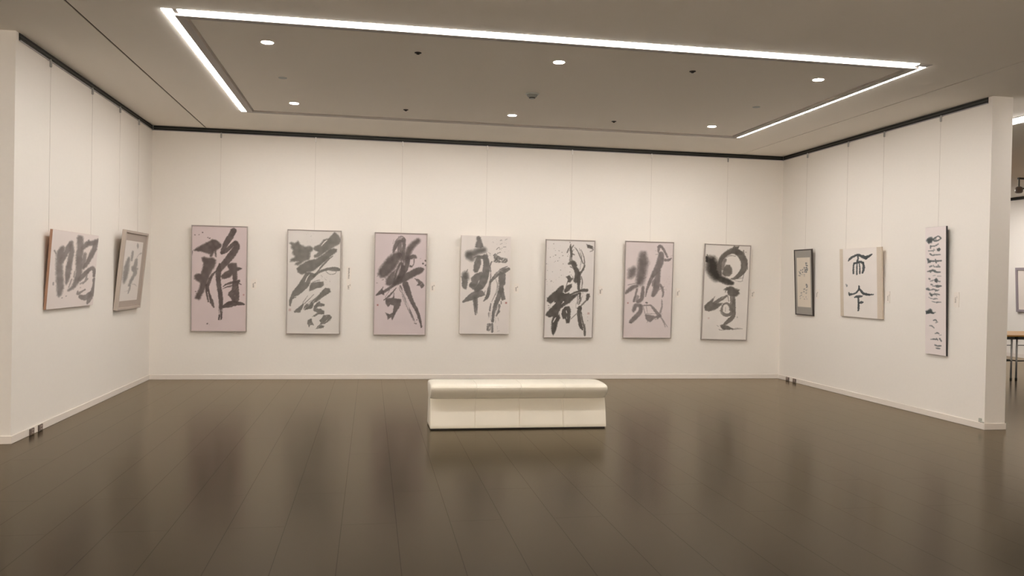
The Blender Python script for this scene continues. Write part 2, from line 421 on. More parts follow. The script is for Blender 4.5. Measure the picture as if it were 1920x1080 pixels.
  ('s',0.88,6,0.1,[(521,993,57),(508,1080,54),(523,1190,50),(541,1261,51),(569,1316,22)]),
  ('s',0.8,5,0.25,[(543,1064,16),(562,1174,22),(594,1300,25),(604,1395,32)]),
  ('s',0.6,3,0.3,[(599,1237,13),(615,1347,13)]),
  ('s',0.9,8,0.03,[(509,746,22),(548,736,38),(611,735,47)]),
  ('s',0.85,6,0.1,[(377,802,25),(454,766,28),(524,741,28)]),
  ('p',0.97,11,0,[(206,700),(236,676),(273,668),(281,714),(264,769),(291,792),(353,776),(396,811),(455,790),(509,765),(515,781),(441,845),(365,924),(288,972),(235,1017),(217,1083),(239,1145),(205,1208),(182,1322),(142,1407),(112,1338),(109,1241),(125,1131),(75,1138),(25,1110),(35,1072),(87,1014),(148,955),(140,899),(88,939),(38,905),(43,858),(109,790),(165,747)]),
  ('e',1,6,0,[(136,1209,12),(161,1162,19),(176,1138,6)]),
  ('e',1,6,0,[(253,941,6),(279,910,19)]),
  ('e',1,5,0,[(155,927,16),(144,943,9)]),
  ('e',1,5,0,[(221,1051,8),(211,1099,9)]),
  ('p',0.96,9,0,[(259,1035),(304,978),(364,974),(387,1018),(384,1144),(371,1223),(330,1223),(313,1157),(278,1161),(256,1098)]),
  ('e',1,5,0,[(322,1042,13),(332,1074,8)]),
  ('e',1,3,0,[(328,1129,6),(335,1160,6)]),
  ('p',0.93,9,0,[(307,542),(353,518),(382,556),(411,567),(372,620),(325,628),(333,584)]),
  ('s',0.6,5,0.2,[(328,628,12),(308,690,12)]),
  ('p',0.93,9,0,[(326,667),(396,642),(393,689),(352,749),(298,776),(279,750)]),
  ('p',0.85,8,0,[(613,789),(652,782),(664,826),(635,886),(606,886)]),
  ('s',0.6,5,0.25,[(623,873,22),(570,929,22),(532,969,22)]),
  ('s',0.5,5,0.2,[(477,1077,9),(434,1120,13),(396,1156,13)]),
  ('s',0.4,3,0.4,[(459,923,6),(465,1001,6)]),
  ('p',0.85,8,0,[(592,60),(652,71),(693,96),(669,108),(686,135),(654,124),(610,112)]),
  ('s',0.6,6,0.25,[(677,104,19),(690,143,13),(648,164,8)]),
  ('s',0.4,3,0,[(693,107,6),(710,110,6)]),
  ('r',0.45,0,0,[(649,1075,32)]),
  ('s',0.3,3,0,[(636,1126,6),(641,1129,6)]),
  ('s',0.5,3,0,[(640,1181,8),(643,1183,8)]),
  ('d',0.5,21,46,[(13,38,419,626),(2.3,7.7)]),
  ('d',0.35,22,26,[(29,602,134,1006),(2.3,5.4)]),
  ('d',0.35,23,18,[(379,846,638,1094),(2.3,4.7)]),
  ('s',0.5,3,0.1,[(142,228,12),(155,230,8)]),
  ('s',0.5,3,0.1,[(176,312,8),(182,313,11)]),
  ('s',0.4,3,0,[(248,236,12),(260,235,6)]),
  ('s',0.5,3,0.2,[(55,963,9),(67,969,12)]),
  ('s',0.4,3,0.2,[(64,1006,6),(71,994,9)]),
 ]),
 'six': dict(kx=0.951, w=765, h=1451, paper=(0.684, 0.605, 0.596), ink=(0.172, 0.15, 0.145), st=[
  ('p',0.9,41,0,[(229,187),(302,158),(325,239),(349,317),(320,396),(313,522),(291,594),(238,659),(179,649),(179,525),(187,384),(202,258)]),
  ('s',0.6,8,0,[(286,162,25),(307,171,16)]),
  ('s',0.35,16,0,[(225,226,47),(246,398,69),(228,603,63)]),
  ('s',0.7,34,0,[(260,202,103),(272,366,132),(236,603,111)]),
  ('s',0.6,31,0,[(96,496,94),(136,416,79)]),
  ('p',0.85,38,0,[(58,426),(135,382),(172,407),(165,502),(104,551),(56,552),(64,481)]),
  ('s',0.3,22,0,[(83,480,79),(128,416,47)]),
  ('s',0.85,16,0,[(27,774,28),(74,730,54),(136,684,57),(190,668,41)]),
  ('s',0.5,8,0.1,[(56,654,13),(197,620,13)]),
  ('s',0.8,13,0.05,[(278,682,38),(275,777,54),(260,858,57),(213,898,54)]),
  ('s',0.75,10,0.05,[(192,715,29),(171,811,29),(151,891,32)]),
  ('s',0.5,6,0.3,[(203,827,48),(189,891,32)]),
  ('s',0.6,6,0.2,[(282,555,22),(321,538,10)]),
  ('s',0.8,14,0.05,[(246,954,48),(183,955,58),(157,1011,54),(149,1044,32)]),
  ('s',0.8,11,0.05,[(255,970,58),(249,1042,61),(188,1124,67),(118,1194,58)]),
  ('s',0.9,6,0,[(94,1213,16),(115,1210,22)]),
  ('s',0.75,8,0.1,[(484,78,25),(520,64,38),(561,107,35),(595,161,32),(626,223,29)]),
  ('s',0.7,6,0.2,[(504,69,47),(494,109,38),(491,156,19)]),
  ('s',0.3,3,0.2,[(443,134,6),(491,148,6)]),
  ('s',0.4,3,0.2,[(453,191,9),(497,184,9)]),
  ('s',0.8,8,0.05,[(599,271,41),(647,269,38),(683,245,19)]),
  ('s',0.3,3,0.1,[(677,213,5),(708,197,5)]),
  ('s',0.82,13,0.05,[(535,186,79),(527,265,101),(503,360,101),(454,456,83),(413,520,54)]),
  ('s',0.75,8,0.1,[(413,520,51),(372,616,48),(340,712,29),(321,817,13)]),
  ('s',0.8,14,0.05,[(501,423,64),(489,534,86),(476,630,96),(471,710,90),(433,799,54)]),
  ('s',0.6,6,0.15,[(443,599,64),(428,647,48)]),
  ('s',0.65,6,0.2,[(532,645,42),(566,692,35),(582,772,29),(571,824,19)]),
  ('s',0.5,5,0.2,[(519,717,13),(589,668,13)]),
  ('s',0.4,3,0.2,[(519,709,6),(631,715,6)]),
  ('s',0.5,5,0.2,[(564,869,16),(568,966,23),(547,1055,32)]),
  ('s',0.85,6,0,[(330,911,19),(346,914,22)]),
  ('s',0.65,6,0.2,[(246,954,16),(334,953,19),(398,952,22),(448,1000,39),(499,1064,49),(540,1104,42)]),
  ('s',0.5,3,0.3,[(549,1112,26),(600,1193,20),(628,1274,13)]),
  ('s',0.5,3,0.2,[(583,1152,10),(660,1271,8)]),
  ('p',0.75,10,0.15,[(322,1085),(403,1097),(484,1112),(551,1076),(568,1112),(518,1153),(438,1170),(406,1198),(361,1192),(332,1150)]),
  ('e',1,6,0,[(454,1161,13),(493,1145,16)]),
  ('s',0.6,3,0,[(322,1075,5),(402,1076,6),(583,1079,5)]),
  ('s',0.5,3,0.2,[(290,969,13),(319,1074,10)]),
  ('s',0.4,3,0.2,[(335,961,10),(357,1073,6)]),
  ('s',0.4,3,0.3,[(366,1203,6),(350,1211,6)]),
  ('r',0.7,0,0,[(63,921,22)]),
  ('d',0.25,31,14,[(574,453,684,835),(2.4,5.6)]),
 ]),
 'seven': dict(kx=0.917, w=762, h=1452, paper=(0.747, 0.706, 0.666), ink=(0.141, 0.127, 0.113), st=[
  ('p',1.65,51,0,[(43,203),(138,205),(205,279),(203,389),(247,469),(210,550),(111,495),(63,424),(52,328)]),
  ('s',1.6,13,0.1,[(34,208,38),(44,263,42)]),
  ('s',0.8,5,0,[(38,164,13),(49,199,19)]),
  ('s',1.25,45,0,[(92,246,106),(106,375,135),(184,494,122)]),
  ('s',0.95,13,0.05,[(231,485,71),(226,372,71),(237,267,71),(281,178,71),(351,119,74),(422,93,87),(489,116,91)]),
  ('s',0.9,8,0.03,[(489,116,81),(548,171,98),(588,252,101),(590,349,95),(553,423,75),(495,484,62),(443,514,32),(403,518,13)]),
  ('p',0.95,8,0.1,[(404,53),(427,16),(463,28),(508,17),(491,59),(544,90),(578,114),(556,155),(449,141),(384,127)]),
  ('s',0.7,5,0.2,[(572,81,13),(579,138,23)]),
  ('s',0.6,3,0,[(604,105,11),(611,108,11)]),
  ('s',0.6,5,0.3,[(629,218,13),(643,364,16)]),
  ('s',0.5,5,0.3,[(322,193,10),(386,167,13),(459,173,10)]),
  ('p',0.9,13,0,[(289,339),(328,309),(380,313),(415,369),(415,434),(384,475),(320,487),(270,452)]),
  ('s',0.7,10,0.15,[(308,233,42),(286,290,48),(266,372,48)]),
  ('s',1.35,19,0,[(200,502,71),(274,533,90),(356,564,87),(422,583,55)]),
  ('s',0.5,10,0.1,[(255,469,32),(339,532,32),(373,580,32)]),
  ('s',0.5,3,0.4,[(601,406,13),(581,496,13),(575,544,8)]),
  ('s',0.5,3,0.3,[(452,538,6),(535,556,8),(583,544,7)]),
  ('s',0.4,3,0.3,[(500,513,16),(581,496,10)]),
  ('p',1.0,13,0.03,[(298,688),(352,645),(424,628),(466,660),(541,678),(526,708),(544,740),(497,781),(416,782),(366,758),(360,702),(327,691)]),
  ('s',0.6,5,0.3,[(333,694,16),(332,726,10)]),
  ('s',0.85,7,0.1,[(456,774,49),(461,887,55),(466,985,59),(463,1083,59),(409,1148,65),(347,1205,42)]),
  ('s',0.7,5,0.25,[(415,766,29),(424,888,29),(422,985,49)]),
  ('s',0.5,3,0.4,[(375,791,16),(387,856,16)]),
  ('p',0.88,10,0.05,[(29,942),(74,890),(113,861),(182,793),(153,874),(178,890),(275,889),(299,892),(269,929),(199,990),(104,1023),(43,1007)]),
  ('s',0.8,5,0.3,[(178,890,48),(272,832,55),(358,775,23)]),
  ('s',0.75,5,0.25,[(308,905,23),(289,970,29),(295,1035,42),(348,1070,49),(413,1058,49),(435,1010,39)]),
  ('s',0.75,5,0.25,[(316,905,26),(364,888,32),(406,928,39),(434,985,33)]),
  ('s',0.4,3,0.3,[(343,953,10),(343,1018,10)]),
  ('s',0.5,5,0.35,[(257,1010,8),(296,986,16)]),
  ('p',0.9,6,0.15,[(275,1229),(323,1210),(405,1242),(489,1281),(408,1294),(327,1297),(297,1270)]),
  ('s',0.6,3,0.4,[(456,1286,20),(537,1272,20),(603,1278,20)]),
  ('s',0.6,3,0.1,[(259,1288,8),(282,1299,11),(335,1301,6)]),
  ('s',0.5,3,0.2,[(227,1229,5),(252,1245,5)]),
  ('r',0.3,0,0,[(101,1124,26)]),
  ('s',0.35,5,0,[(525,1095,16),(527,1102,16)]),
 ]),
 'eight': dict(kx=0.363, w=1255, h=735, paper=(0.798, 0.719, 0.687), ink=(0.224, 0.196, 0.186), st=[
  ('s',0.85,14,0.03,[(100,161,37),(83,217,64),(80,297,60),(88,383,62),(100,466,65),(107,539,60),(105,594,39),(100,621,14)]),
  ('s',0.85,9,0.05,[(96,288,49),(126,224,46),(152,158,52),(174,104,36)]),
  ('s',0.85,10,0.03,[(181,137,40),(185,212,52),(175,295,50),(170,366,57),(166,434,48),(160,505,17)]),
  ('s',0.85,13,0.03,[(258,52,63),(267,141,66),(265,237,70),(272,338,66),(272,418,67),(257,479,59),(229,536,38),(184,568,13)]),
  ('s',0.85,11,0.05,[(295,139,44),(343,96,53),(404,81,52),(450,45,29)]),
  ('s',0.8,7,0.1,[(347,65,18),(353,95,34)]),
  ('s',0.85,9,0.03,[(429,68,52),(417,141,56),(385,222,52),(352,290,43),(320,342,32)]),
  ('s',0.8,11,0.05,[(321,206,37),(316,273,41),(310,329,38)]),
  ('s',0.85,7,0.05,[(287,462,44),(331,410,46),(383,360,43),(418,344,40),(439,388,39),(439,429,26)]),
  ('s',0.6,5,0.2,[(364,392,21),(351,464,17),(325,506,14)]),
  ('s',0.8,6,0.1,[(443,461,32),(449,520,40),(440,580,46),(421,630,63),(403,679,48),(395,711,18)]),
  ('s',0.8,6,0.08,[(311,635,39),(360,649,57),(410,625,61)]),
  ('s',0.6,5,0.3,[(298,506,16),(343,485,20),(370,455,15)]),
  ('s',0.7,5,0.15,[(278,580,17),(284,605,29),(318,586,20),(354,567,16)]),
  ('s',0.7,5,0.3,[(231,383,10),(229,435,14)]),
  ('s',0.5,5,0.3,[(208,460,14),(187,535,11)]),
  ('s',0.6,5,0.1,[(31,193,14),(45,219,12)]),
  ('s',0.5,6,0.1,[(44,263,8),(51,298,8)]),
  ('s',0.5,3,0,[(42,487,11),(45,509,12)]),
  ('s',0.5,3,0,[(131,636,9),(136,635,7)]),
  ('s',0.5,3,0,[(167,621,11),(173,620,7)]),
  ('s',0.3,3,0,[(303,544,12),(308,543,8)]),
 ]),
 'nine': dict(kx=0.292, w=950, h=940, paper=(0.752, 0.706, 0.666), ink=(0.245, 0.23, 0.218), st=[
  ('s',0.85,17,0.03,[(77,326,21),(68,397,49),(63,473,57),(58,548,49),(53,618,23)]),
  ('s',0.7,10,0.05,[(114,246,22),(114,295,26),(112,350,19)]),
  ('s',0.7,11,0.05,[(169,338,29),(166,399,48),(154,455,59),(173,498,44),(152,554,37),(132,610,33),(118,654,26)]),
  ('s',0.55,9,0.1,[(132,435,33),(189,452,29)]),
  ('s',0.6,7,0.1,[(132,653,15),(125,708,20),(117,751,11)]),
  ('s',0.6,7,0,[(162,138,7),(166,168,24),(170,203,7)]),
  ('s',0.35,6,0.1,[(220,255,20),(189,281,7),(163,334,9)]),
  ('s',0.35,4,0.1,[(147,642,5),(180,643,8),(211,668,6)]),
  ('s',0.35,3,0,[(66,726,4),(103,721,5),(116,697,4)]),
 ]),
 'ten': dict(kx=0.532, w=480, h=960, paper=(0.729, 0.656, 0.561), ink=(0.135, 0.138, 0.141), st=[
  ('s',0.46,3,0.05,[(170,211,14),(173,203,11),(183,210,8)]),
  ('s',0.46,3,0.05,[(188,202,14),(166,202,13),(172,213,15)]),
  ('s',0.64,3,0.05,[(167,204,15),(176,197,11),(167,197,11)]),
  ('s',0.52,3,0.05,[(173,229,9),(179,230,7),(187,236,13)]),
  ('s',0.7,3,0.05,[(191,242,8),(176,239,13),(190,233,14)]),
  ('s',0.61,3,0.05,[(175,236,15),(188,235,12),(169,229,14)]),
  ('s',0.6,3,0.05,[(169,267,13),(181,263,11),(177,272,12)]),
  ('s',0.82,3,0.05,[(177,255,7),(182,277,12),(174,258,11)]),
  ('s',0.66,3,0.05,[(184,267,15),(170,266,16),(179,265,9)]),
  ('s',0.61,3,0.05,[(190,284,14),(186,307,14),(186,297,12)]),
  ('s',0.68,3,0.05,[(163,307,12),(167,297,11),(172,293,12)]),
  ('s',0.76,3,0.05,[(180,296,7),(168,288,12),(187,305,14)]),
  ('s',0.68,3,0.05,[(170,335,13),(167,319,7),(181,324,8)]),
  ('s',0.63,3,0.05,[(173,320,8),(176,322,9),(180,328,10)]),
  ('s',0.76,3,0.05,[(166,326,11),(169,321,15),(176,323,12)]),
  ('s',0.54,3,0.05,[(156,273,6),(139,271,12),(151,262,11)]),
  ('s',0.44,3,0.05,[(149,259,9),(145,269,14),(156,266,10)]),
  ('s',0.37,3,0.05,[(139,257,10),(144,263,13),(148,266,8)]),
  ('s',0.63,3,0.05,[(144,287,10),(163,301,7),(160,304,12)]),
  ('s',0.52,3,0.05,[(156,304,9),(162,308,7),(156,302,10)]),
  ('s',0.64,3,0.05,[(148,307,10),(158,293,13),(160,296,11)]),
  ('s',0.45,3,0.05,[(151,328,8),(142,332,7),(155,324,13)]),
  ('s',0.64,3,0.05,[(156,332,10),(146,331,11),(142,323,10)]),
  ('s',0.44,3,0.05,[(149,320,13),(151,336,8),(151,320,11)]),
  ('s',0.39,3,0.05,[(111,297,8),(119,299,6),(106,303,7)]),
  ('s',0.53,3,0.05,[(127,296,11),(116,299,6),(119,303,9)]),
  ('s',0.57,3,0.05,[(121,288,11),(119,293,5),(125,296,10)]),
  ('s',0.39,3,0.05,[(118,335,8),(120,327,12),(121,321,6)]),
  ('s',0.58,3,0.05,[(123,327,10),(110,328,8),(111,330,9)]),
  ('s',0.49,3,0.05,[(117,335,11),(123,331,6),(121,336,12)]),
  ('s',0.36,3,0.05,[(66,319,8),(64,318,8),(84,335,11)]),
  ('s',0.35,3,0.05,[(74,323,6),(63,321,12),(81,335,11)]),
  ('s',0.34,3,0.05,[(68,331,10),(82,337,6),(75,332,9)]),
  ('s',0.51,3,0.05,[(89,300,12),(97,308,7),(97,308,11)]),
  ('s',0.46,3,0.05,[(90,305,9),(88,301,7),(96,299,5)]),
  ('s',0.37,3,0.05,[(85,307,9),(86,315,7),(88,302,10)]),
  ('s',0.45,3,0.05,[(80,354,8),(84,357,6),(74,344,11)]),
  ('s',0.54,3,0.05,[(78,346,6),(82,341,10),(91,358,10)]),
  ('s',0.35,3,0.05,[(73,345,12),(89,348,12),(86,355,7)]),
  ('s',0.39,3,0.05,[(70,378,8),(84,383,5),(59,379,11)]),
  ('s',0.34,3,0.05,[(66,377,12),(69,380,6),(60,379,10)]),
  ('s',0.42,3,0.05,[(59,387,7),(85,378,9),(79,385,12)]),
  ('s',0.28,3,0.05,[(144,369,7),(149,369,8),(134,365,8)]),
  ('s',0.32,3,0.05,[(149,360,6),(138,366,6),(134,361,5)]),
  ('s',0.21,3,0.05,[(147,360,7),(136,367,4),(134,371,4)]),
  ('s',0.32,3,0.05,[(149,392,5),(149,387,7),(137,393,7)]),
  ('s',0.28,3,0.05,[(148,384,5),(136,381,4),(138,388,3)]),
  ('s',0.18,3,0.05,[(139,384,7),(141,384,6),(145,380,8)]),
  ('s',0.32,3,0.05,[(113,369,4),(113,364,6),(104,361,4)]),
  ('s',0.29,3,0.05,[(106,368,8),(115,364,5),(110,368,4)]),
  ('s',0.32,3,0.05,[(113,369,4),(115,361,5),(111,370,5)]),
  ('s',0.64,3,0.05,[(181,521,12),(169,504,13),(174,520,10)]),
  ('s',0.48,3,0.05,[(169,521,14),(172,515,13),(167,516,15)]),
  ('s',0.45,3,0.05,[(182,518,15),(171,506,15),(182,513,8)]),
  ('s',0.56,3,0.05,[(179,537,16),(178,535,13),(173,550,16)]),
  ('s',0.42,3,0.05,[(179,545,15),(186,532,10),(178,537,13)]),
  ('s',0.67,3,0.05,[(184,542,8),(180,538,9),(176,534,9)]),
  ('s',0.37,3,0.05,[(163,588,8),(156,597,7),(156,596,5)]),
  ('s',0.36,3,0.05,[(157,587,7),(174,587,6),(169,605,8)]),
  ('s',0.4,3,0.05,[(178,585,9),(162,588,5),(162,603,5)]),
  ('s',0.4,3,0.05,[(169,631,8),(157,626,6),(170,632,6)]),
  ('s',0.33,3,0.05,[(165,630,9),(170,629,8),(166,641,9)]),
  ('s',0.4,3,0.05,[(176,626,7),(171,627,7),(156,638,9)]),
  ('s',0.41,3,0.05,[(132,590,6),(142,572,7),(149,574,10)]),
  ('s',0.53,3,0.05,[(137,580,7),(145,572,7),(127,576,8)]),
  ('s',0.47,3,0.05,[(135,573,7),(148,571,10),(135,584,8)]),
  ('s',0.54,3,0.05,[(132,616,12),(133,608,6),(139,613,7)]),
  ('s',0.47,3,0.05,[(133,617,12),(128,611,12),(125,618,6)]),
  ('s',0.53,3,0.05,[(135,620,11),(132,609,6),(132,614,6)]),
  ('s',0.41,3,0.05,[(95,634,5),(104,627,7),(105,628,8)]),
  ('s',0.48,3,0.05,[(86,635,9),(95,641,5),(91,629,8)]),
  ('s',0.29,3,0.05,[(98,642,7),(102,629,6),(100,641,7)]),
  ('s',0.38,3,0.05,[(88,666,6),(97,665,10),(99,663,7)]),
  ('s',0.27,3,0.05,[(84,669,10),(85,672,5),(93,676,6)]),
  ('s',0.29,3,0.05,[(85,671,5),(85,670,10),(91,669,8)]),
  ('s',0.24,3,0.05,[(74,681,6),(68,687,8),(76,677,6)]),
  ('s',0.27,3,0.05,[(68,689,9),(65,688,7),(71,679,7)]),
  ('s',0.21,3,0.05,[(76,685,4),(77,689,8),(75,675,4)]),
  ('s',0.33,3,0.05,[(84,712,5),(83,712,6),(76,709,6)]),
  ('s',0.22,3,0.05,[(71,711,6),(69,716,8),(79,716,8)]),
  ('s',0.26,3,0.05,[(78,713,7),(70,720,4),(71,721,8)]),
  ('s',0.32,3,0.05,[(116,688,5),(119,687,4),(116,687,7)]),
  ('s',0.26,3,0.05,[(121,691,5),(116,685,7),(114,689,4)]),
  ('s',0.2,3,0.05,[(118,690,8),(119,688,6),(123,691,6)]),
  ('s',0.35,3,0.05,[(160,688,5),(159,690,6),(160,684,6)]),
  ('s',0.27,3,0.05,[(159,682,4),(161,682,4),(154,689,8)]),
  ('s',0.34,3,0.05,[(160,688,6),(160,692,8),(164,688,7)]),
  ('s',0.35,3,0.05,[(130,720,7),(137,725,6),(140,723,8)]),
  ('s',0.24,3,0.05,[(134,728,7),(141,717,8),(139,729,8)]),
  ('s',0.21,3,0.05,[(137,719,6),(141,719,5),(129,720,5)]),
  ('s',0.23,3,0.05,[(180,721,6),(176,718,6),(172,718,6)]),
  ('s',0.26,3,0.05,[(171,718,7),(169,718,8),(178,718,4)]),
  ('s',0.27,3,0.05,[(167,710,5),(172,719,7),(170,719,6)]),
 ]),
 'eleven': dict(kx=0.607, w=900, h=895, paper=(0.821, 0.769, 0.729), ink=(0.085, 0.094, 0.097), st=[
  ('s',1,3,0,[(123,158,18),(140,136,28),(180,109,27),(237,89,27),(268,93,27),(313,115,39),(351,129,41)]),
  ('s',1,3,0,[(348,129,43),(383,111,31),(407,99,19),(430,85,6)]),
  ('s',1,3,0,[(250,105,22),(249,140,22),(239,176,29)]),
  ('p',1,3,0,[(184,189),(220,180),(262,166),(302,168),(324,188),(322,208),(271,192),(230,201),(194,212)]),
  ('s',1,3,0,[(191,200,20),(186,251,21),(183,323,22)]),
  ('s',1,3,0,[(312,188,27),(321,239,29),(315,279,29),(306,314,27)]),
  ('s',1,3,0,[(235,201,15),(232,262,17),(230,339,16)]),
  ('s',1,3,0,[(265,202,13),(270,263,16),(269,328,16)]),
  ('s',1,3,0,[(254,486,17),(257,517,22),(244,548,22),(213,578,22),(171,595,23),(130,603,33)]),
  ('s',1,3,0,[(120,580,13),(126,603,23)]),
  ('s',1,3,0,[(263,522,20),(285,557,29),(320,585,34),(375,595,26),(434,593,17)]),
  ('p',1,3,0,[(186,632),(212,613),(264,606),(305,610),(292,630),(253,642),(212,640),(193,647)]),
  ('s',1,3,0,[(243,630,22),(246,692,25),(246,764,27),(243,803,22)]),
  ('p',1,3,0,[(250,694),(283,680),(315,691),(311,705),(282,715),(250,712)]),
  ('s',0.45,3,0.1,[(84,468,13),(89,499,10)]),
  ('s',0.5,3,0,[(98,476,10),(96,491,13)]),
 ]),
 'twelve': dict(kx=0.69, w=330, h=1420, paper=(0.798, 0.725, 0.708), ink=(0.088, 0.098, 0.1), st=[
  ('p',1,12,0,[(11,140),(38,114),(73,115),(92,139),(77,169),(38,180)]),
  ('s',0.5,12,0,[(38,149,33),(65,142,32)]),
  ('s',0.8,6,0,[(89,143,21),(115,121,15),(146,106,13),(169,122,17),(176,134,11)]),
  ('s',0.8,6,0,[(100,154,17),(131,155,15),(169,139,13)]),
  ('s',0.6,6,0,[(115,128,11),(123,144,11)]),
  ('s',0.7,6,0,[(61,211,15),(61,234,13)]),
  ('s',0.65,6,0,[(65,215,11),(108,212,13),(146,194,13)]),
  ('s',0.45,6,0,[(38,264,9),(77,265,11),(108,258,9)]),
  ('s',0.4,6,0,[(96,246,9),(92,273,9)]),
  ('p',0.85,6,0,[(127,243),(161,236),(173,251),(157,273),(134,273)]),
  ('s',0.75,6,0,[(57,299,15),(81,315,13),(115,311,11),(169,310,8)]),
  ('s',0.55,6,0,[(100,303,9),(96,318,9)]),
  ('p',0.85,6,0,[(22,349),(42,349),(61,395),(30,403)]),
  ('s',0.8,6,0,[(53,380,22),(84,380,17),(123,380,15),(176,378,15)]),
  ('s',0.7,6,0,[(115,361,11),(123,395,17)]),
  ('s',0.6,6,0,[(53,441,15),(76,433,13)]),
  ('s',0.6,6,0,[(92,426,9),(103,445,11)]),
  ('s',0.6,6,0,[(111,445,11),(161,444,17)]),
  ('s',0.6,6,0,[(146,425,11),(157,441,11)]),
  ('s',0.8,6,0,[(26,495,11),(53,491,17),(92,487,19),(123,502,17),(169,505,11)]),
  ('s',0.7,6,0,[(61,503,11),(84,479,13),(115,487,11)]),
  ('s',0.25,5,0,[(88,545,11),(115,540,11)]),
  ('s',0.25,5,0,[(138,548,9),(176,547,11)]),
  ('s',0.6,7,0,[(45,576,17),(53,580,15)]),
  ('s',0.5,6,0,[(61,603,9),(107,590,11)]),
  ('p',0.95,8,0,[(103,587),(126,567),(142,593),(134,620),(111,609)]),
  ('s',0.6,6,0,[(130,601,15),(165,608,13)]),
  ('s',0.6,6,0,[(68,641,13),(80,645,11)]),
  ('s',0.6,6,0,[(84,660,9),(130,655,11)]),
  ('p',0.75,5,0,[(119,648),(176,646),(184,657),(145,674),(122,670)]),
  ('s',0.8,9,0,[(25,693,26),(41,696,22)]),
  ('s',0.6,6,0,[(49,704,11),(92,698,11)]),
  ('s',0.6,6,0,[(88,691,13),(138,708,13)]),
  ('s',0.6,6,0,[(115,713,11),(153,700,11)]),
  ('s',0.8,8,0,[(56,742,20),(72,761,22)]),
  ('s',0.7,6,0,[(76,758,15),(122,747,15),(161,753,9)]),
  ('s',0.5,6,0,[(107,740,11),(130,766,11)]),
  ('s',0.4,5,0,[(41,785,7),(60,796,9),(91,802,9)]),
  ('s',0.5,6,0,[(91,806,11),(122,797,15),(138,800,9)]),
  ('s',0.45,5,0,[(76,830,7),(115,840,11)]),
  ('s',0.6,6,0,[(130,839,17),(176,835,6)]),
  ('p',1.1,9,0,[(5,946),(37,925),(64,912),(87,949),(118,951),(91,966),(52,967),(13,973)]),
  ('s',0.7,6,0,[(95,1041,11),(114,1034,15),(130,1047,9)]),
  ('s',0.5,6,0,[(118,1067,9),(139,1057,9)]),
  ('s',0.6,6,0,[(52,1105,9),(79,1108,15),(99,1126,11)]),
  ('s',0.7,6,0,[(114,1187,9),(137,1178,15),(156,1185,6)]),
  ('s',0.35,5,0,[(160,1202,6),(179,1196,6)]),
  ('s',0.7,6,0,[(63,1256,5),(95,1252,13),(137,1250,11)]),
  ('s',0.5,6,0,[(129,1239,11),(141,1258,11)]),
  ('s',0.65,6,0,[(164,1240,15),(179,1262,15)]),
  ('s',0.7,6,0,[(114,1314,15),(137,1322,15),(175,1316,9)]),
  ('s',0.6,6,0,[(125,1348,15),(164,1348,15)]),
 ]),
}
# ------------------------------------------------------------------ light levels
LAMP, FILL_HALL, FILL_SIDE, DOWN, EXPO = 39.0, 51.0, 105.0, 520.0, 0.0
FLOOR_RGB, FLOOR_R, FLOOR_IOR, GLOSS_RGB = (.023, .0185, .0112), .20, 1.22, (1, .90, .755, 1)
# ------------------------------------------------------------------ materials
WARM = (1, .85, .70)
M_wall = mat('wall_paint', (.85, .81, .755), .85, spec=.2, noise=(30, .015), bump=(240, .25))
M_ceil = mat('ceiling_paint', (.95, .90, .82), .9, spec=.15, noise=(3, .01))
M_base = mat('baseboard_paint', (.78, .72, .66), .5)
M_rail = mat('rail_black', (.012, .012, .009), .5, spec=.3)
M_web = mat('rail_web', (.06, .06, .05), .4)
M_lip = mat('rail_lip', (0.384,0.361,0.379), .5)
M_silver = mat('silver_frame', (.44, .395, .37), .34, metal=.6)
M_dark = mat('dark_frame', (.045, .035, .03), .4)
M_wood = mat('reddish_wood_edge', (.42, .235, .155), .6, noise=(18, .15))
M_champ = mat('champagne_frame', (.55, .48, .425), .42, metal=.35)
M_mat9 = mat('warm_grey_mount', (.43, .365, .315), .8)
M_mat10 = mat('grey_mount', (.335, .315, .285), .8)
M_band = mat('tan_fabric', (.63, .545, .445), .9, noise=(60, .08))
M_white = mat('white_board', (.80, .73, .66), .7)
M_black = mat('black_edge', (.03, .028, .028), .5)
M_wire = mat('steel_wire', (.48, .43, .385), .4, metal=.4)
M_hookw = mat('white_hook', (.95, .93, .90), .4)
M_hookg = mat('grey_hook', (0.329,0.324,0.309), .4)
M_vinyl = mat('cream_vinyl', (.84, .79, .675), .26, spec=.55, noise=(6, .015), bump=(9, .10))
M_plinth = mat('dark_plinth', (.03, .025, .02), .7)
M_lamp = mat('lit_diffuser', (.9, .9, .9), .5, emit=(1, .95, .915), strength=LAMP)
M_fillhall = mat('fill_diffuser_hall', (.9, .9, .9), .5, emit=(1, .95, .915), strength=FILL_HALL)
M_fillside = mat('fill_diffuser_rooms', (.9, .9, .9), .5, emit=(1, .95, .915), strength=FILL_SIDE)
M_lampstrip = mat('lit_diffuser_strip', (.9, .9, .9), .5, emit=(1, .95, .915), strength=30)
M_down = mat('lit_lens', (.9, .9, .9), .5, emit=(1, .95, .89), strength=DOWN)
M_chan = mat('white_channel', (.80, .78, .75), .5)
M_baff = mat('baffle_paint', (.50, .465, .43), .6)
M_ring = mat('white_ring', (.75, .72, .68), .4)
M_jointshade = mat('ceiling_joint_shade', (.11, .085, .06), .8)
M_port = mat('dark_port', (.03, .025, .02), .6)
M_det = mat('detector_plastic', (0.603,0.623,0.603), .5)
M_sock = mat('socket_brown', (.15,.115,.095), .5)
M_sockl = mat('socket_face', (.36, .28, .24), .5)
M_top = mat('orange_wood', (0.636,0.336,0.0842), .35, noise=(9, .08))
M_steel = mat('grey_steel', (0.438,0.436,0.435), .35, metal=.6)
M_apron = mat('dark_apron', (.035, .035, .03), .5)
M_clip = mat('beige_plastic', (0.438,0.448,0.407), .5)

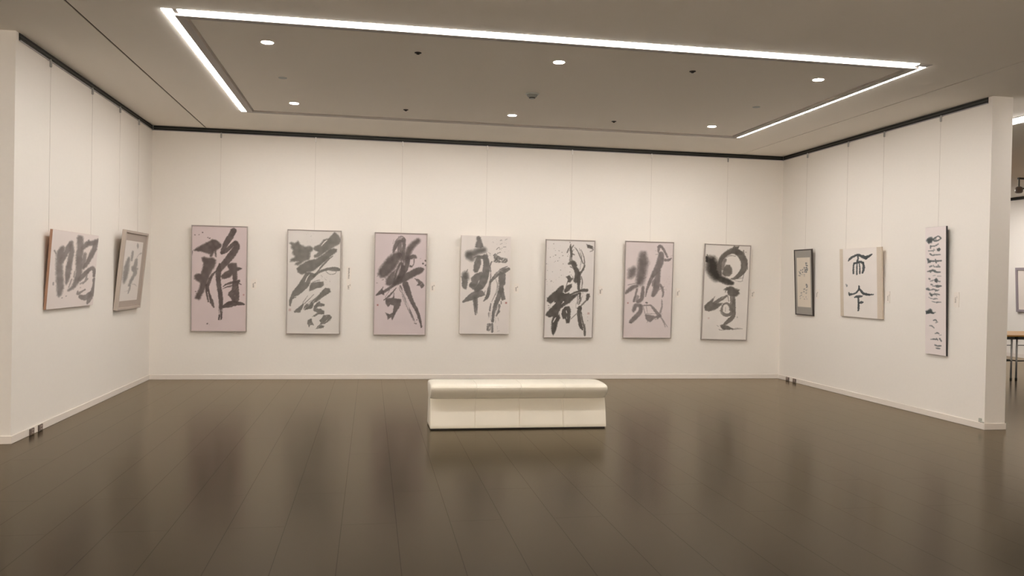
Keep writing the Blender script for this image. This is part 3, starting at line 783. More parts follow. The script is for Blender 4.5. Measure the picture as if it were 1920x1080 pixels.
M_paint = bpy.data.materials.new('ink_on_paper'); M_paint.use_nodes = True
_nt = M_paint.node_tree; _b = _nt.nodes['Principled BSDF']
_a = _nt.nodes.new('ShaderNodeAttribute'); _a.attribute_name = 'pigment'
_nt.links.new(_a.outputs['Color'], _b.inputs['Base Color'])
_b.inputs['Roughness'].default_value = .75; _b.inputs['Specular IOR Level'].default_value = .25

# dark plank floor: strips run towards the back wall
M_floor = bpy.data.materials.new('dark_plank_floor'); M_floor.use_nodes = True
nt = M_floor.node_tree; b = nt.nodes['Principled BSDF']; N = nt.nodes.new; Lk = nt.links.new
tc = N('ShaderNodeTexCoord'); sep = N('ShaderNodeSeparateXYZ'); Lk(tc.outputs['Object'], sep.inputs[0])
ax = N('ShaderNodeMath'); ax.operation = 'ADD'; ax.inputs[1].default_value = .774+.3165*40; Lk(sep.outputs['X'], ax.inputs[0])
ay = N('ShaderNodeMath'); ay.operation = 'ADD'; ay.inputs[1].default_value = 30.62; Lk(sep.outputs['Y'], ay.inputs[0])
cmb = N('ShaderNodeCombineXYZ'); Lk(ay.outputs[0], cmb.inputs[0]); Lk(ax.outputs[0], cmb.inputs[1])
br = N('ShaderNodeTexBrick'); Lk(cmb.outputs[0], br.inputs['Vector'])
br.inputs['Scale'].default_value = 1; br.inputs['Brick Width'].default_value = 1.9; br.inputs['Row Height'].default_value = .3165
br.inputs['Mortar Size'].default_value = .0026; br.inputs['Mortar Smooth'].default_value = .3; br.offset = .37; br.offset_frequency = 2
FL = FLOOR_RGB
br.inputs['Color1'].default_value = (FL[0]*.94, FL[1]*.94, FL[2]*.93, 1)
br.inputs['Color2'].default_value = (FL[0]*1.07, FL[1]*1.07, FL[2]*1.06, 1)
br.inputs['Mortar'].default_value = (FL[0]*.5, FL[1]*.48, FL[2]*.48, 1)
no = N('ShaderNodeTexNoise'); no.inputs['Scale'].default_value = 1.6; no.inputs['Detail'].default_value = 2
mp = N('ShaderNodeMapping'); mp.inputs['Scale'].default_value = (3, .6, 1); Lk(tc.outputs['Object'], mp.inputs[0]); Lk(mp.outputs[0], no.inputs['Vector'])
mr = N('ShaderNodeMapRange'); mr.inputs['To Min'].default_value = .85; mr.inputs['To Max'].default_value = 1.15; Lk(no.outputs['Fac'], mr.inputs['Value'])
ml = N('ShaderNodeVectorMath'); ml.operation = 'SCALE'; Lk(br.outputs['Color'], ml.inputs[0]); Lk(mr.outputs['Result'], ml.inputs['Scale'])
# specks of dust
vo = N('ShaderNodeTexVoronoi'); vo.inputs['Scale'].default_value = 3.4; Lk(tc.outputs['Object'], vo.inputs['Vector'])
lt = N('ShaderNodeMath'); lt.operation = 'LESS_THAN'; lt.inputs[1].default_value = .010; Lk(vo.outputs['Distance'], lt.inputs[0])
sx = N('ShaderNodeSeparateColor'); Lk(vo.outputs['Color'], sx.inputs[0])
gt = N('ShaderNodeMath'); gt.operation = 'GREATER_THAN'; gt.inputs[1].default_value = .8; Lk(sx.outputs[0], gt.inputs[0])
mm = N('ShaderNodeMath'); mm.operation = 'MULTIPLY'; Lk(lt.outputs[0], mm.inputs[0]); Lk(gt.outputs[0], mm.inputs[1])
mix = N('ShaderNodeMix'); mix.data_type = 'RGBA'; Lk(mm.outputs[0], mix.inputs['Factor'])
Lk(ml.outputs['Vector'], mix.inputs['A']); mix.inputs['B'].default_value = (.17, .145, .11, 1)
no2 = N('ShaderNodeTexNoise'); no2.inputs['Scale'].default_value = 2.2; no2.inputs['Detail'].default_value = 1; Lk(tc.outputs['Object'], no2.inputs['Vector'])
rr = N('ShaderNodeMapRange'); rr.inputs['To Min'].default_value = FLOOR_R-.02; rr.inputs['To Max'].default_value = FLOOR_R+.02; Lk(no2.outputs['Fac'], rr.inputs['Value'])
nt.nodes.remove(b)
df = N('ShaderNodeBsdfDiffuse'); Lk(mix.outputs['Result'], df.inputs['Color'])
gl = N('ShaderNodeBsdfGlossy'); gl.inputs['Color'].default_value = GLOSS_RGB; Lk(rr.outputs['Result'], gl.inputs['Roughness'])
fr = N('ShaderNodeFresnel'); fr.inputs['IOR'].default_value = FLOOR_IOR
iv = N('ShaderNodeMapRange'); iv.inputs['To Min'].default_value = 1; iv.inputs['To Max'].default_value = .74; Lk(br.outputs['Fac'], iv.inputs['Value'])
fm = N('ShaderNodeMath'); fm.operation = 'MULTIPLY'; Lk(fr.outputs[0], fm.inputs[0]); Lk(iv.outputs['Result'], fm.inputs[1])
ms = N('ShaderNodeMixShader'); Lk(fm.outputs[0], ms.inputs[0]); Lk(df.outputs[0], ms.inputs[1]); Lk(gl.outputs[0], ms.inputs[2])
Lk(ms.outputs[0], nt.nodes['Material Output'].inputs['Surface'])

# ------------------------------------------------------------------ the setting
def sbox(name, *boxes, m=M_wall):
    bm = bmesh.new()
    for q in boxes: box(bm, *q)
    return struct(name, bm, m)

sbox('floor', (-8, 13.6, 1.6, 18, -.1, 0), m=M_floor)
sbox('floor_walkway_bounce', (-8, 13.6, -4, 1.6, -.1, 0), m=mat('pale_bounce_floor', (.62, .58, .52), .6, noise=(6, .05)))  # unseen floor made pale to bounce light up to the ceiling
sbox('wall_back', (-8, XR, YB, YB+.2, 0, H))
sbox('wall_left', (XL-TH, XL, YE, YB, 0, H))
sbox('wall_right', (XR, XR+TH, YE, YB+.2, 0, H))
sbox('wall_far_left', (-8.2, -8, -4, YB+.2, 0, H))
sbox('wall_front', (-8.2, 13.8, -4.2, -4, 0, H))
sbox('wall_far_right', (13.6, 13.8, -4, 18.2, 0, H))
sbox('wall_far_back', (XR+TH, 13.6, 18, 18.2, 0, H))
sbox('wall_inner', (XR, XR+TH, YB+.2, 18.2, 0, H))

# ceiling with the lit tray let into it
TX0, TX1, TY0, TY1 = -1.577, 4.863, 6.405, 10.24
OPEN, BAF, GAP = .078, .072, .02
sbox('ceiling',
     (-8.2, -2.242, -4.2, YB+.2, H, H+.06), (5.534, 13.8, -4.2, 18.2, H, H+.06),
     (-2.222, TX0, -4.2, YB+.2, H, H+.06), (TX1, 5.518, -4.2, YB+.2, H, H+.06),
     (TX0, TX1, -4.2, TY0, H, H+.06), (TX0, TX1, TY1, YB+.2, H, H+.06),
     (-8.2, 13.8, -4.2, 18.2, H+.06, H+.12), m=M_ceil)
g = OPEN+BAF+GAP
PX0, PX1, PY0, PY1 = TX0+g, TX1-g, TY0+g, TY1-g
sbox('ceiling_center', (PX0, PX1, PY0, PY1, H-.010, H+.06), m=M_ceil)
PZ = H-.010
for _k, _x in ((5, -2.232), (6, 5.526)):
    sbox('trim_%d' % _k, (_x-.0098, _x+.0098, -4, YB-.02, H+.006, H+.05), m=M_jointshade)  # dark strip in each ceiling joint, standing in for the shade of the groove

# hanging rails at the wall tops: two dark slots with a web between, and a pale lip
def rail(name, horizontal, a0, a1, face, out):
    bm = bmesh.new()
    def bar(d, z0, z1, mi):
        lo, hi = sorted((face, face+out*d))
        if horizontal: box(bm, a0, a1, lo, hi, z0, z1, mi)
        else: box(bm, lo, hi, a0, a1, z0, z1, mi)
    bar(.006, H-.056, H, 0); bar(.013, H-.033, H-.027, 1); bar(.013, H-.058, H-.050, 0); bar(.014, H-.066, H-.0585, 2)
    struct(name, bm, [M_rail, M_web, M_lip])
rail('trim_1', True, XL+.014, XR-.014, YB, -1)
rail('trim_2', False, YE+.06, YB, XL, 1)
rail('trim_3', False, YE+.06, YB, XR, -1)
rail('trim_4', False, 8.0, 18, 13.6, -1)

def skirt(name, dims):
    bm = bmesh.new(); box(bm, *dims); struct(name, bm, M_base, bevel=.003)
skirt('baseboard_back', (XL+.01, XR-.01, YB-.01, YB, 0, .066))
skirt('baseboard_left', (XL, XL+.01, YE, YB, 0, .066))
skirt('baseboard_right', (XR-.01, XR, YE, YB, 0, .066))
skirt('baseboard_right_end', (XR-.01, XR+TH+.01, YE-.01, YE, 0, .066))
skirt('baseboard_left_end', (XL-TH-.01, XL+.01, YE-.01, YE, 0, .066))
skirt('baseboard_far_right', (13.588, 13.6, -4, 18, 0, .08))

# ------------------------------------------------------------------ linear lights of the tray
GL = 'strip lights around the ceiling tray'
def strip_light(label, axis, a0, a1, edge, sign, t0, t1, b0, b1, caps=()):
    """edge: outer line of the opening; sign: towards the panel; t: lit length; b: length of the baffle"""
    t = thing('strip_light', label, 'ceiling light', ((a0+a1)/2 if axis == 'x' else edge, edge if axis == 'x' else (a0+a1)/2, H), group=GL)
    ox, oy = t.location.x, t.location.y
    def bb(bm, a_0, a_1, c0, c1, z0, z1):
        c0, c1 = sorted((edge+sign*c0, edge+sign*c1))
        if axis == 'x': box(bm, a_0-ox, a_1-ox, c0-oy, c1-oy, z0-H, z1-H)
        else: box(bm, c0-ox, c1-ox, a_0-oy, a_1-oy, z0-H, z1-H)
    bm = bmesh.new(); bb(bm, b0, b1, OPEN, OPEN+BAF, H-.024, H+.034); obj('baffle', bm, M_baff, t, bevel=.002)
    bm = bmesh.new(); bb(bm, a0, a1, 0, OPEN, H+.036, H+.056); obj('channel', bm, M_chan, t)
    bm = bmesh.new(); bb(bm, t0, t1, .004, OPEN-.004, H-.006, H+.034); d = obj('diffuser', bm, M_lamp, t, bevel=.004)
    d['label'] = 'glowing white diffuser'
    for c0, c1 in caps:
        bm = bmesh.new(); bb(bm, c0, c1, .001, OPEN-.001, H-.004, H+.034); obj('end_cap', bm, M_baff, t)
strip_light('long bright strip light along the near edge of the ceiling tray', 'x', TX0, TX1, TY0, 1, -1.462, 4.735, TX0+OPEN, TX1-OPEN, ((TX0+OPEN+.003, -1.464), (4.737, TX1)))
strip_light('strip light along the far edge of the ceiling tray, nearest the back wall', 'x', TX0, TX1, TY1, -1, -1.462, 4.735, TX0+OPEN, TX1-OPEN)
strip_light('bright strip light along the left edge of the ceiling tray', 'y', TY0+OPEN, TY1-OPEN, TX0, 1, TY0+.012, TY1-.05, TY0+OPEN+BAF, TY1-OPEN-BAF)
strip_light('thin bright strip light along the right edge of the ceiling tray', 'y', TY0+OPEN, TY1-OPEN, TX1, -1, TY0+OPEN+.01, TY1-.05, TY0+OPEN+BAF, TY1-OPEN-BAF)

# ------------------------------------------------------------------ fittings in the tray panel
def downlight():
    t = thing('downlight', '', 'ceiling light', group='round downlights in the ceiling tray')
    bm = bmesh.new()
    n = 28
    rr_ = [(.047, 0), (.053, -.003), (.058, 0)]
    rings = [[bm.verts.new((r*math.cos(2*math.pi*k/n), r*math.sin(2*math.pi*k/n), z)) for k in range(n)] for r, z in rr_]
    for a, c in zip(rings, rings[1:]):
        for k in range(n): bm.faces.new((a[k], a[(k+1) % n], c[(k+1) % n], c[k]))
    obj('trim_ring', bm, M_ring, t, smooth=True)
    bm = bmesh.new(); lathe(bm, [(.048, -.0012), (.048, .002)], n=28); o = obj('lens', bm, M_down, t)
    o['label'] = 'glowing round lens'
    return t
dl = downlight()
X3 = (-.893, 1.637, 4.175); Y2 = (7.10, 9.535)
names = {(0,0): 'left', (1,0): 'middle', (2,0): 'right'}
first = True
for j, y in enumerate(Y2):
    for i, x in enumerate(X3):
        lab = '%s of the three round downlights in the %s row of the ceiling tray' % (('leftmost', 'middle one', 'rightmost')[i], ('nearer', 'farther')[j])
        if first: dl.location = (x, y, PZ); dl['label'] = lab; first = False
        else: dup(dl, (x, y, PZ), lab)

bm = bmesh.new(); lathe(bm, [(.030, 0), (.030, -.004), (.018, -.006), (.012, -.016), (.004, -.018)], n=20)
sp = tag(obj('sprinkler_head', bm, M_port, None, smooth=True), '', 'sprinkler', 'small dark sprinkler heads in the ceiling tray')
for k, (x, y, lab) in enumerate([(.375, 7.10, 'small dark sprinkler head left of the nearer middle downlight'),
                                 (2.907, 7.10, 'small dark sprinkler head right of the nearer middle downlight'),
                                 (.374, 9.545, 'small dark sprinkler head left of the farther middle downlight'),
                                 (2.906, 9.55, 'small dark sprinkler head right of the farther middle downlight')]):
    o = sp if k == 0 else sp.copy()
    if k: COL.objects.link(o)
    o.location = (x, y, PZ); o['label'] = lab

bm = bmesh.new(); lathe(bm, [(.042, 0), (.042, -.003), (.036, -.004)], n=24)
cp = tag(obj('cover_plate', bm, M_det, None), 'faint round cover plate between the two left downlights', 'ceiling fitting', 'pale round cover plates in the ceiling tray')
cp.location = (-.896, 8.335, PZ)
o = cp.copy(); COL.objects.link(o); o.location = (4.175, 8.356, PZ); o['label'] = 'faint round cover plate between the two right downlights'

t = thing('smoke_detector', 'round grey smoke detector in the middle of the ceiling tray', 'smoke detector', (1.647, 8.37, PZ))
bm = bmesh.new(); lathe(bm, [(.072, 0), (.072, -.008), (.060, -.013)], n=32); obj('base', bm, M_det, t, bevel=.001)
bm = bmesh.new(); lathe(bm, [(.058, -.013), (.050, -.030), (.034, -.042)], n=32); obj('body', bm, mat('detector_body', (0.329,0.336,0.309), .5), t, smooth=True)
bm = bmesh.new(); lathe(bm, [(.034, -.042), (.031, -.052)], n=24); o = obj('sensor_slot', bm, M_port, t); o['label'] = 'dark sensing slot'
bm = bmesh.new(); lathe(bm, [(.032, -.052), (.020, -.056)], n=24); obj('cap', bm, M_det, t)

# ------------------------------------------------------------------ the works
def frame_mesh(w, h, d, b, y0=0):
    """mitred moulding: outer w x h, face width b, depth d, standing on z=0, back at y=y0"""
    bm = bmesh.new()
    X = (-w/2, w/2); f = y0-d
    def ring(i, y): return [bm.verts.new(c) for c in ((X[0]+i, y, i), (X[1]-i, y, i), (X[1]-i, y, h-i), (X[0]+i, y, h-i))]
    bv = min(.003, b*.25)
    rs = [ring(0, y0), ring(0, f+bv), ring(bv, f), ring(b-bv, f), ring(b, f+bv), ring(b, y0)]
    for a, c in zip(rs, rs[1:]+rs[:1]):
        for k in range(4): bm.faces.new((a[k], a[(k+1) % 4], c[(k+1) % 4], c[k]))
    return bm

PI = math.pi
ROT = {'back': 0, 'left': PI/2, 'right': -PI/2}
def work(name, label, wall, along, z0, h, low, high, group, cat='calligraphy', roll=0):
    """root at the bottom edge of the back; low/high: gap behind the bottom/top edge"""
    if wall == 'back': loc = (along, YB-low, z0)
    elif wall == 'left': loc = (XL+low, along, z0)
    else: loc = (XR-low, along, z0)
    tilt = math.asin((high-low)/h)
    return thing(name, label, cat, loc, (tilt, roll, ROT[wall]), group)

GB = 'large calligraphy works on the back wall'
def silver_work(key, label, xc, w, h, z0, seed, roll=0):
    t = work('framed_calligraphy', label, 'back', xc, z0, h, .012, .050, GB, roll=roll)
    a = ART[key]; d = .028
    obj('frame', frame_mesh(w, h, d, .013), M_silver, t)
    boxobj('backing_board', (-w/2+.012, w/2-.012, -.014, -.006, .012, h-.012), M_white, t)
    s = sheet('calligraphy_sheet', t, -w/2+.012, w/2-.012, .012, h-.012, -.0185, a, seed, h, M_paint, off=w/2)
    return t
silver_work('one', 'silver framed calligraphy on pinkish paper, leftmost on the back wall', -2.023, .730, 1.442, .656, 1)
silver_work('two', 'silver framed calligraphy of broad slanting grey strokes on cream paper, second from left', -.770, .730, 1.445, .633, 2)
silver_work('three', 'silver framed calligraphy on pinkish paper with three ink dots at its right edge', .418, .738, 1.446, .628, 3)
silver_work('five', 'silver framed calligraphy on cream paper dotted with fine ink spatter', 2.873, .742, 1.439, .605, 5)
silver_work('six', 'silver framed calligraphy of soft blurred grey strokes on pinkish paper', 4.083, .757, 1.445, .608, 6)
silver_work('seven', 'silver framed calligraphy with a big ring-shaped stroke, rightmost on the back wall', 5.306, .742, 1.449, .592, 7, roll=math.radians(.75))

# unframed panel in the middle
w, h = .720, 1.412
t = work('hanging_calligraphy', 'frameless cream panel of grey calligraphy, directly behind the bench', 'back', 1.6265, .654, h, .010, .050, GB)
boxobj('panel_body', (-w/2, w/2, -.030, 0, 0, h), M_white, t, bevel=.003)
sheet('calligraphy_sheet', t, -w/2+.002, w/2-.002, .002, h-.002, -.0312, ART['four'], 4, h, M_paint, off=w/2)

# left wall
GLW = 'calligraphy works on the left wall'
w, h = 1.255, .735
t = work('hanging_calligraphy', 'wide frameless panel with reddish wooden sides on the left wall', 'left', 7.93+w/2, 1.09, h, .003, .052, GLW)
o = boxobj('panel_body', (-w/2, w/2, -.022, 0, 0, h), M_wood, t, bevel=.002); o['label'] = 'reddish wooden panel sides'
sheet('calligraphy_sheet', t, -w/2+.001, w/2-.001, .001, h-.001, -.0232, ART['eight'], 8, h, M_paint, off=w/2)

w, h = .95, .943
t = work('framed_calligraphy', 'pale deep-framed calligraphy tilted forward on the left wall near the corner', 'left', 9.95+w/2, 1.0, h, .003, .093, GLW)
obj('frame', frame_mesh(w, h, .046, .030), M_champ, t)
a = ART['nine']
o = boxobj('mount', (-w/2+.028, w/2-.028, -.030, -.004, .028, h-.028), M_mat9, t); o['label'] = 'warm grey mount around the sheet'
sheet('calligraphy_sheet', t, -w/2+.060, -w/2+.795, h-.838, h-.119, -.0308, a, 9, h, M_paint, off=w/2)

# right wall
GRW = 'calligraphy works on the right wall'
w, h = .485, .958
t = work('framed_calligraphy', 'small dark-framed writing with grey mount on the right wall', 'right', 10.552+w/2, 1.010, h, .002, .050, GRW)
obj('frame', frame_mesh(w, h, .024, .016), M_dark, t)
o = boxobj('mount', (-w/2+.014, w/2-.014, -.016, -.003, .014, h-.014), M_mat10, t); o['label'] = 'grey mount above and below the sheet'
sheet('calligraphy_sheet', t, -w/2+.066, -w/2+.430, h-.837, h-.119, -.0168, ART['ten'], 10, h, M_paint, off=w/2, step=3.5)

w, h = .895, .893
t = work('hanging_calligraphy', 'panel of two bold dark characters with tan fabric side bands on the right wall', 'right', 8.975+w/2, 1.047, h, .004, .042, GRW)
o = boxobj('panel_body', (-w/2, w/2, -.018, 0, 0, h), M_band, t, bevel=.002)
for s, x0, x1 in ((-1, -w/2, -w/2+.074), (1, -w/2+.798, w/2)):
    o = boxobj('fabric_band', (x0+.0005, x1, -.0196, -.0175, .0005, h-.0005), M_band, t); o['label'] = 'tan fabric band along the panel edge'
sheet('calligraphy_sheet', t, -w/2+.074, -w/2+.798, .001, h-.001, -.0192, ART['eleven'], 11, h, M_paint, off=w/2, step=3.5)

w, h = .335, 1.423
t = work('hanging_calligraphy', 'tall narrow white panel with black edges near the end of the right wall', 'right', 7.85+w/2, .703, h, .001, .041, GRW)
o = boxobj('panel_body', (-w/2, w/2, -.021, 0, 0, h), M_black, t, bevel=.002); o['label'] = 'black panel edges'
sheet('calligraphy_sheet', t, -w/2+.001, w/2-.001, .001, h-.001, -.0222, ART['twelve'], 12, h, M_paint, off=w/2, step=3.0)

# ------------------------------------------------------------------ hanging wires
def wire(label, wall, along, zend, hook, off=.028):
    loc = {'back': (along, YB-off, H-.058), 'left': (XL+off, along, H-.058), 'right': (XR-off, along, H-.058)}[wall]
    t = thing('hanging_wire', label, 'picture wire', loc, (0, 0, ROT[wall]), 'picture hanging wires')
    bm = bmesh.new(); rod(bm, (0, 0, -.05), (0, 0, zend-loc[2]), .0011, 6); obj('wire', bm, M_wire, t)
    bm = bmesh.new(); lathe(bm, [(.005, -.072), (.011, -.066), (.011, -.018), (.007, -.010), (.007, 0)], n=12)
    box(bm, -.006, .006, -.004, .026, -.012, -.002)
    obj('hook', bm, hook, t, smooth=False)
W_ = [(-2.030, 2.07, M_hookg, 'wire above the leftmost back-wall work'),
      (-.778, 2.05, M_hookw, 'wire above the second back-wall work, with slanting strokes'),
      (.417, 2.05, M_hookw, 'wire above the back-wall work with three ink dots'),
      (1.625, 2.04, M_hookw, 'wire above the frameless cream panel on the back wall'),
      (2.882, 2.02, M_hookw, 'wire above the spatter-dotted back-wall work'),
      (4.100, 2.03, M_hookw, 'wire above the blurred grey back-wall work'),
      (5.311, 2.02, M_hookg, 'wire above the back-wall work with the ring-shaped stroke')]
for x, z, hk, lab in W_: wire('thin hanging '+lab, 'back', x, z, hk)
for y, z, lab in ((7.962, 1.80, 'nearer of the two wires above the wooden-sided left panel'), (9.08, 1.80, 'farther of the two wires above the wooden-sided left panel'),
                  (10.03, 1.92, 'nearer of the two wires above the deep-framed left work'), (10.80, 1.92, 'farther of the two wires above the deep-framed left work')):
    wire('thin hanging wire, '+lab, 'left', y, z, M_hookg)
for y, z, lab in ((10.795, 1.95, 'wire above the small dark-framed work on the right wall'), (9.78, 1.92, 'wire above the far side of the panel with tan bands'),
                  (9.02, 1.92, 'wire above the near side of the panel with tan bands'), (8.02, 2.10, 'wire above the tall narrow white panel')):
    wire('thin hanging '+lab, 'right', y, z, M_hookg)

# ------------------------------------------------------------------ caption cards
GC = 'caption cards beside the works'
def card(label, wall, along, zc, w=.066, h=.140, seed=0, n=4, dens=.8, tall=False):
    loc = {'back': (along, YB, zc-h/2), 'left': (XL, along, zc-h/2), 'right': (XR, along, zc-h/2)}[wall]
    t = thing('caption_sign', label, 'caption card', loc, (0, 0, ROT[wall]), GC)
    boxobj('card', (-w/2, w/2, -.007, 0, 0, h), M_card, t)
    r = random.Random(seed); st = []
    if tall:
        for k in range(8):
            y = 24+k*20
            st.append(('s', dens, 3, 0, [(27, y, 5), (43, y+r.uniform(-3, 3), 5)])); st.append(('s', dens, 3, 0, [(r.uniform(30, 40), y-6, 5), (r.uniform(30, 40), y+7, 5)]))
    else:
        for k in range(n):
            y = 62+k*(60/n)
            st.append(('s', dens, 3, 0, [(20, y, 6), (36, y+r.uniform(-3, 3), 6)])); st.append(('s', dens, 3, 0, [(28+r.uniform(-3, 3), y-5, 5), (28, y+6, 5)]))
        for k in range(2):
            y = 45+k*11; st.append(('s', dens*.9, 3, 0, [(44, y, 5), (54, y+r.uniform(-3, 3), 5)]))
    art = dict(paper=(.86, .80, .735), ink=(.22, .19, .165), st=st)
    sheet('print', t, -w/2+.001, w/2-.001, .001, h-.001, -.0076, art, 40+seed, h, M_paint, step=3.2, off=w/2)
M_card = mat('card_board', (.86, .80, .74), .7)
card('small white caption card right of the leftmost pinkish back-wall work', 'back', -1.576, 1.31, seed=1)
card('tall white caption card right of the slanting-stroke work', 'back', -.299, 1.478, .068, .205, seed=2, dens=1, tall=True)
card('small white caption card below the tall caption card', 'back', -.296, 1.318, .066, .105, seed=3, n=3)
card('small white caption card right of the work with three ink dots', 'back', .880, 1.317, seed=4)
card('small white caption card right of the frameless cream panel', 'back', 2.091, 1.316, seed=5, n=3)
card('small white caption card right of the spatter-dotted work', 'back', 3.360, 1.306, seed=6, dens=1)
card('small white caption card right of the blurred grey work', 'back', 4.566, 1.297, seed=7, n=3)
card('small white caption card right of the ring-stroke work', 'back', 5.772, 1.300, seed=8, n=3)
card('small white caption card beside the small dark-framed work', 'right', 10.485, 1.328, .075, seed=9)
card('small white caption card beside the panel with tan bands', 'right', 8.90, 1.323, .06, seed=10, dens=.45)
card('small white caption card beside the tall narrow white panel', 'right', 7.736, 1.324, .075, .16, seed=11, dens=.5)

# ------------------------------------------------------------------ bench
BX0, BX1 = .583, 2.319
t = thing('bench', 'long cream vinyl bench standing in the middle of the floor', 'bench', ((BX0+BX1)/2, 7.865, 0))
hw = (BX1-BX0)/2
seams = [-hw/2, 0.0, hw/2]
def stations(end):
    xs = [(-hw+e, s) for e, s in end] + [(hw-e, s) for e, s in end]
    for s in seams: xs += [(s-.012, 0), (s-.004, 0), (s, 'seam'), (s+.004, 0), (s+.012, 0)]
    for k in range(1, 24):
        x = -hw+2*hw*k/24
        if all(abs(x-s) > .02 for s in seams) and hw-abs(x) > .10: xs.append((x, 0))
    return sorted(xs, key=lambda q: q[0])
def loft(bm, xs, prof, m=0, seam=.004):
    cy = sum(p[0] for p in prof)/len(prof); cz = sum(p[1] for p in prof)/len(prof)
    rings = []
    for x, s in xs:
        ring = []
        for (y, z) in prof:
            if s == 'seam':
                L = math.hypot(y-cy, z-cz); f = 1-seam/L; yy, zz = cy+(y-cy)*f, cz+(z-cz)*f
            elif s:
                yy = y*(1-.12*s); zz = cz+(z-cz)*(1-.30*s) if z > cz else z+(cz-z)*.10*s
            else: yy, zz = y, z
            ring.append(bm.verts.new((x, yy, zz)))
        rings.append(ring)
    n = len(prof)
    for a, b_ in zip(rings, rings[1:]):
        for k in range(n): bm.faces.new((a[k], a[(k+1) % n], b_[(k+1) % n], b_[k]))
    bm.faces.new(rings[0][::-1]); bm.faces.new(rings[-1])
half = [(-.120, .284), (-.150, .290), (-.200, .318), (-.238, .352), (-.256, .385), (-.254, .408), (-.238, .424), (-.205, .434), (-.140, .441), (-.06, .444)]
prof = half+[(0, .4445)]+[(-y, z) for y, z in half[::-1]]
bm = bmesh.new(); loft(bm, stations([(0, 1.0), (.003, .72), (.009, .46), (.018, .26), (.034, .10), (.055, 0)]), prof)
obj('cushion', bm, M_vinyl, t, smooth=True)
bm = bmesh.new()
bp_ = [(-.205, .014), (-.207, .022), (-.202, .05), (-.180, .15), (-.158, .23), (-.134, .290)]
loft(bm, stations([(0, 0), (.004, 0)]), bp_+[(-y, z) for y, z in bp_[::-1]], seam=.003)
for v in bm.verts:
    if abs(abs(v.co.x)-hw) < 1e-5: v.co.y *= .985; v.co.x *= .998
o = obj('base', bm, M_vinyl, t, smooth=True)
boxobj('plinth', (-hw+.012, hw-.012, -.190, .190, 0, .016), M_plinth, t)
for o in t.children:
    if o.name.startswith(('cushion', 'base')):
        mod = o.modifiers.new('edges', 'EDGE_SPLIT'); mod.split_angle = math.radians(38)

# ------------------------------------------------------------------ sockets at the wall foot
def socket():
    t = thing('wall_socket', '', 'socket', group='sockets in the baseboards')
    boxobj('socket_box', (-.046, .046, -.020, -.008, .003, .058), M_sock, t, bevel=.004)
    boxobj('socket_face', (-.022, .022, -.024, -.019, .016, .048), M_sockl, t, bevel=.003)
    bm = bmesh.new()
    for s in (-1, 1): box(bm, s*.008-.0025, s*.008+.0025, -.0252, -.0235, .025, .039)
    obj('slots', bm, M_port, t)
    return t
so = socket(); so.location = (XL, 7.685, 0); so.rotation_euler = (0, 0, PI/2); so['label'] = 'brown socket at the left wall foot, the one nearer the wall end'
dup(so, (XL, 7.872, 0), 'brown socket at the left wall foot, the one farther from the wall end', (0, 0, PI/2))
dup(so, (XR, 11.235, 0), 'dark socket at the right wall foot, the one nearer the corner', (0, 0, -PI/2))
dup(so, (XR, 11.035, 0), 'dark socket at the right wall foot, the one farther from the corner', (0, 0, -PI/2))

t = thing('cable_clip', 'small grey-beige clip just above the baseboard at the right wall end', 'clip', (XR, 7.345, .070))
boxobj('clip_body', (-.016, 0, -.018, .018, 0, .042), M_clip, t, bevel=.005)
bm = bmesh.new(); rod(bm, (-.008, -.018, .010), (-.008, -.048, .004), .005, 10); obj('cable_stub', bm, M_clip, t)

# ------------------------------------------------------------------ the hall beyond the right partition
def table(label, x0, x1, y0, y1):
    t = thing('folding_table', label, 'table', ((x0+x1)/2, (y0+y1)/2, 0), group='tables in the room beyond')
    w, d = (x1-x0)/2, (y1-y0)/2
    boxobj('tabletop', (-w, w, -d, d, .690, .715), M_top, t, bevel=.004)
    bm = bmesh.new()
    for q in ((-w+.03, w-.03, -d+.02, -d+.04, .645, .690), (-w+.03, w-.03, d-.04, d-.02, .645, .690), (-w+.02, -w+.04, -d+.03, d-.03, .645, .690), (w-.04, w-.02, -d+.03, d-.03, .645, .690)): box(bm, *q)
    obj('apron', bm, M_apron, t)
    for sx in (-1, 1):
        for sy in (-1, 1):
            bm = bmesh.new(); rod(bm, (sx*(w-.045), sy*(d-.06), .012), (sx*(w-.045), sy*(d-.06), .690), .014, 14)
            lg = obj('leg', bm, M_steel, t, smooth=True)
            bm = bmesh.new(); lathe(bm, [(.018, 0), (.018, .028)], (sx*(w-.045), sy*(d-.06), 0), n=14)
            o = obj('rubber_foot', bm, M_apron, lg); o['label'] = 'dark rubber foot'
    for sx in (-1, 1):
        bm = bmesh.new(); rod(bm, (sx*(w-.045), -d+.06, .30), (sx*(w-.045), d-.06, .30), .009); obj('crossbar', bm, M_apron, t)
    bm = bmesh.new(); rod(bm, (-w+.045, -d+.06, .55), (w-.045, -d+.06, .55), .006); obj('brace', bm, M_apron, t)
    bm = bmesh.new(); rod(bm, (-w+.045, -d+.06, .30), (w-.045, -d+.06, .30), .009); obj('crossbar', bm, M_apron, t)
table('orange-brown topped folding table beyond the right partition, cut off by the photo edge', 10.19, 11.99, 11.27, 12.40)
table('orange-brown topped folding table mostly hidden behind the right partition', 8.385, 10.185, 11.27, 12.40)

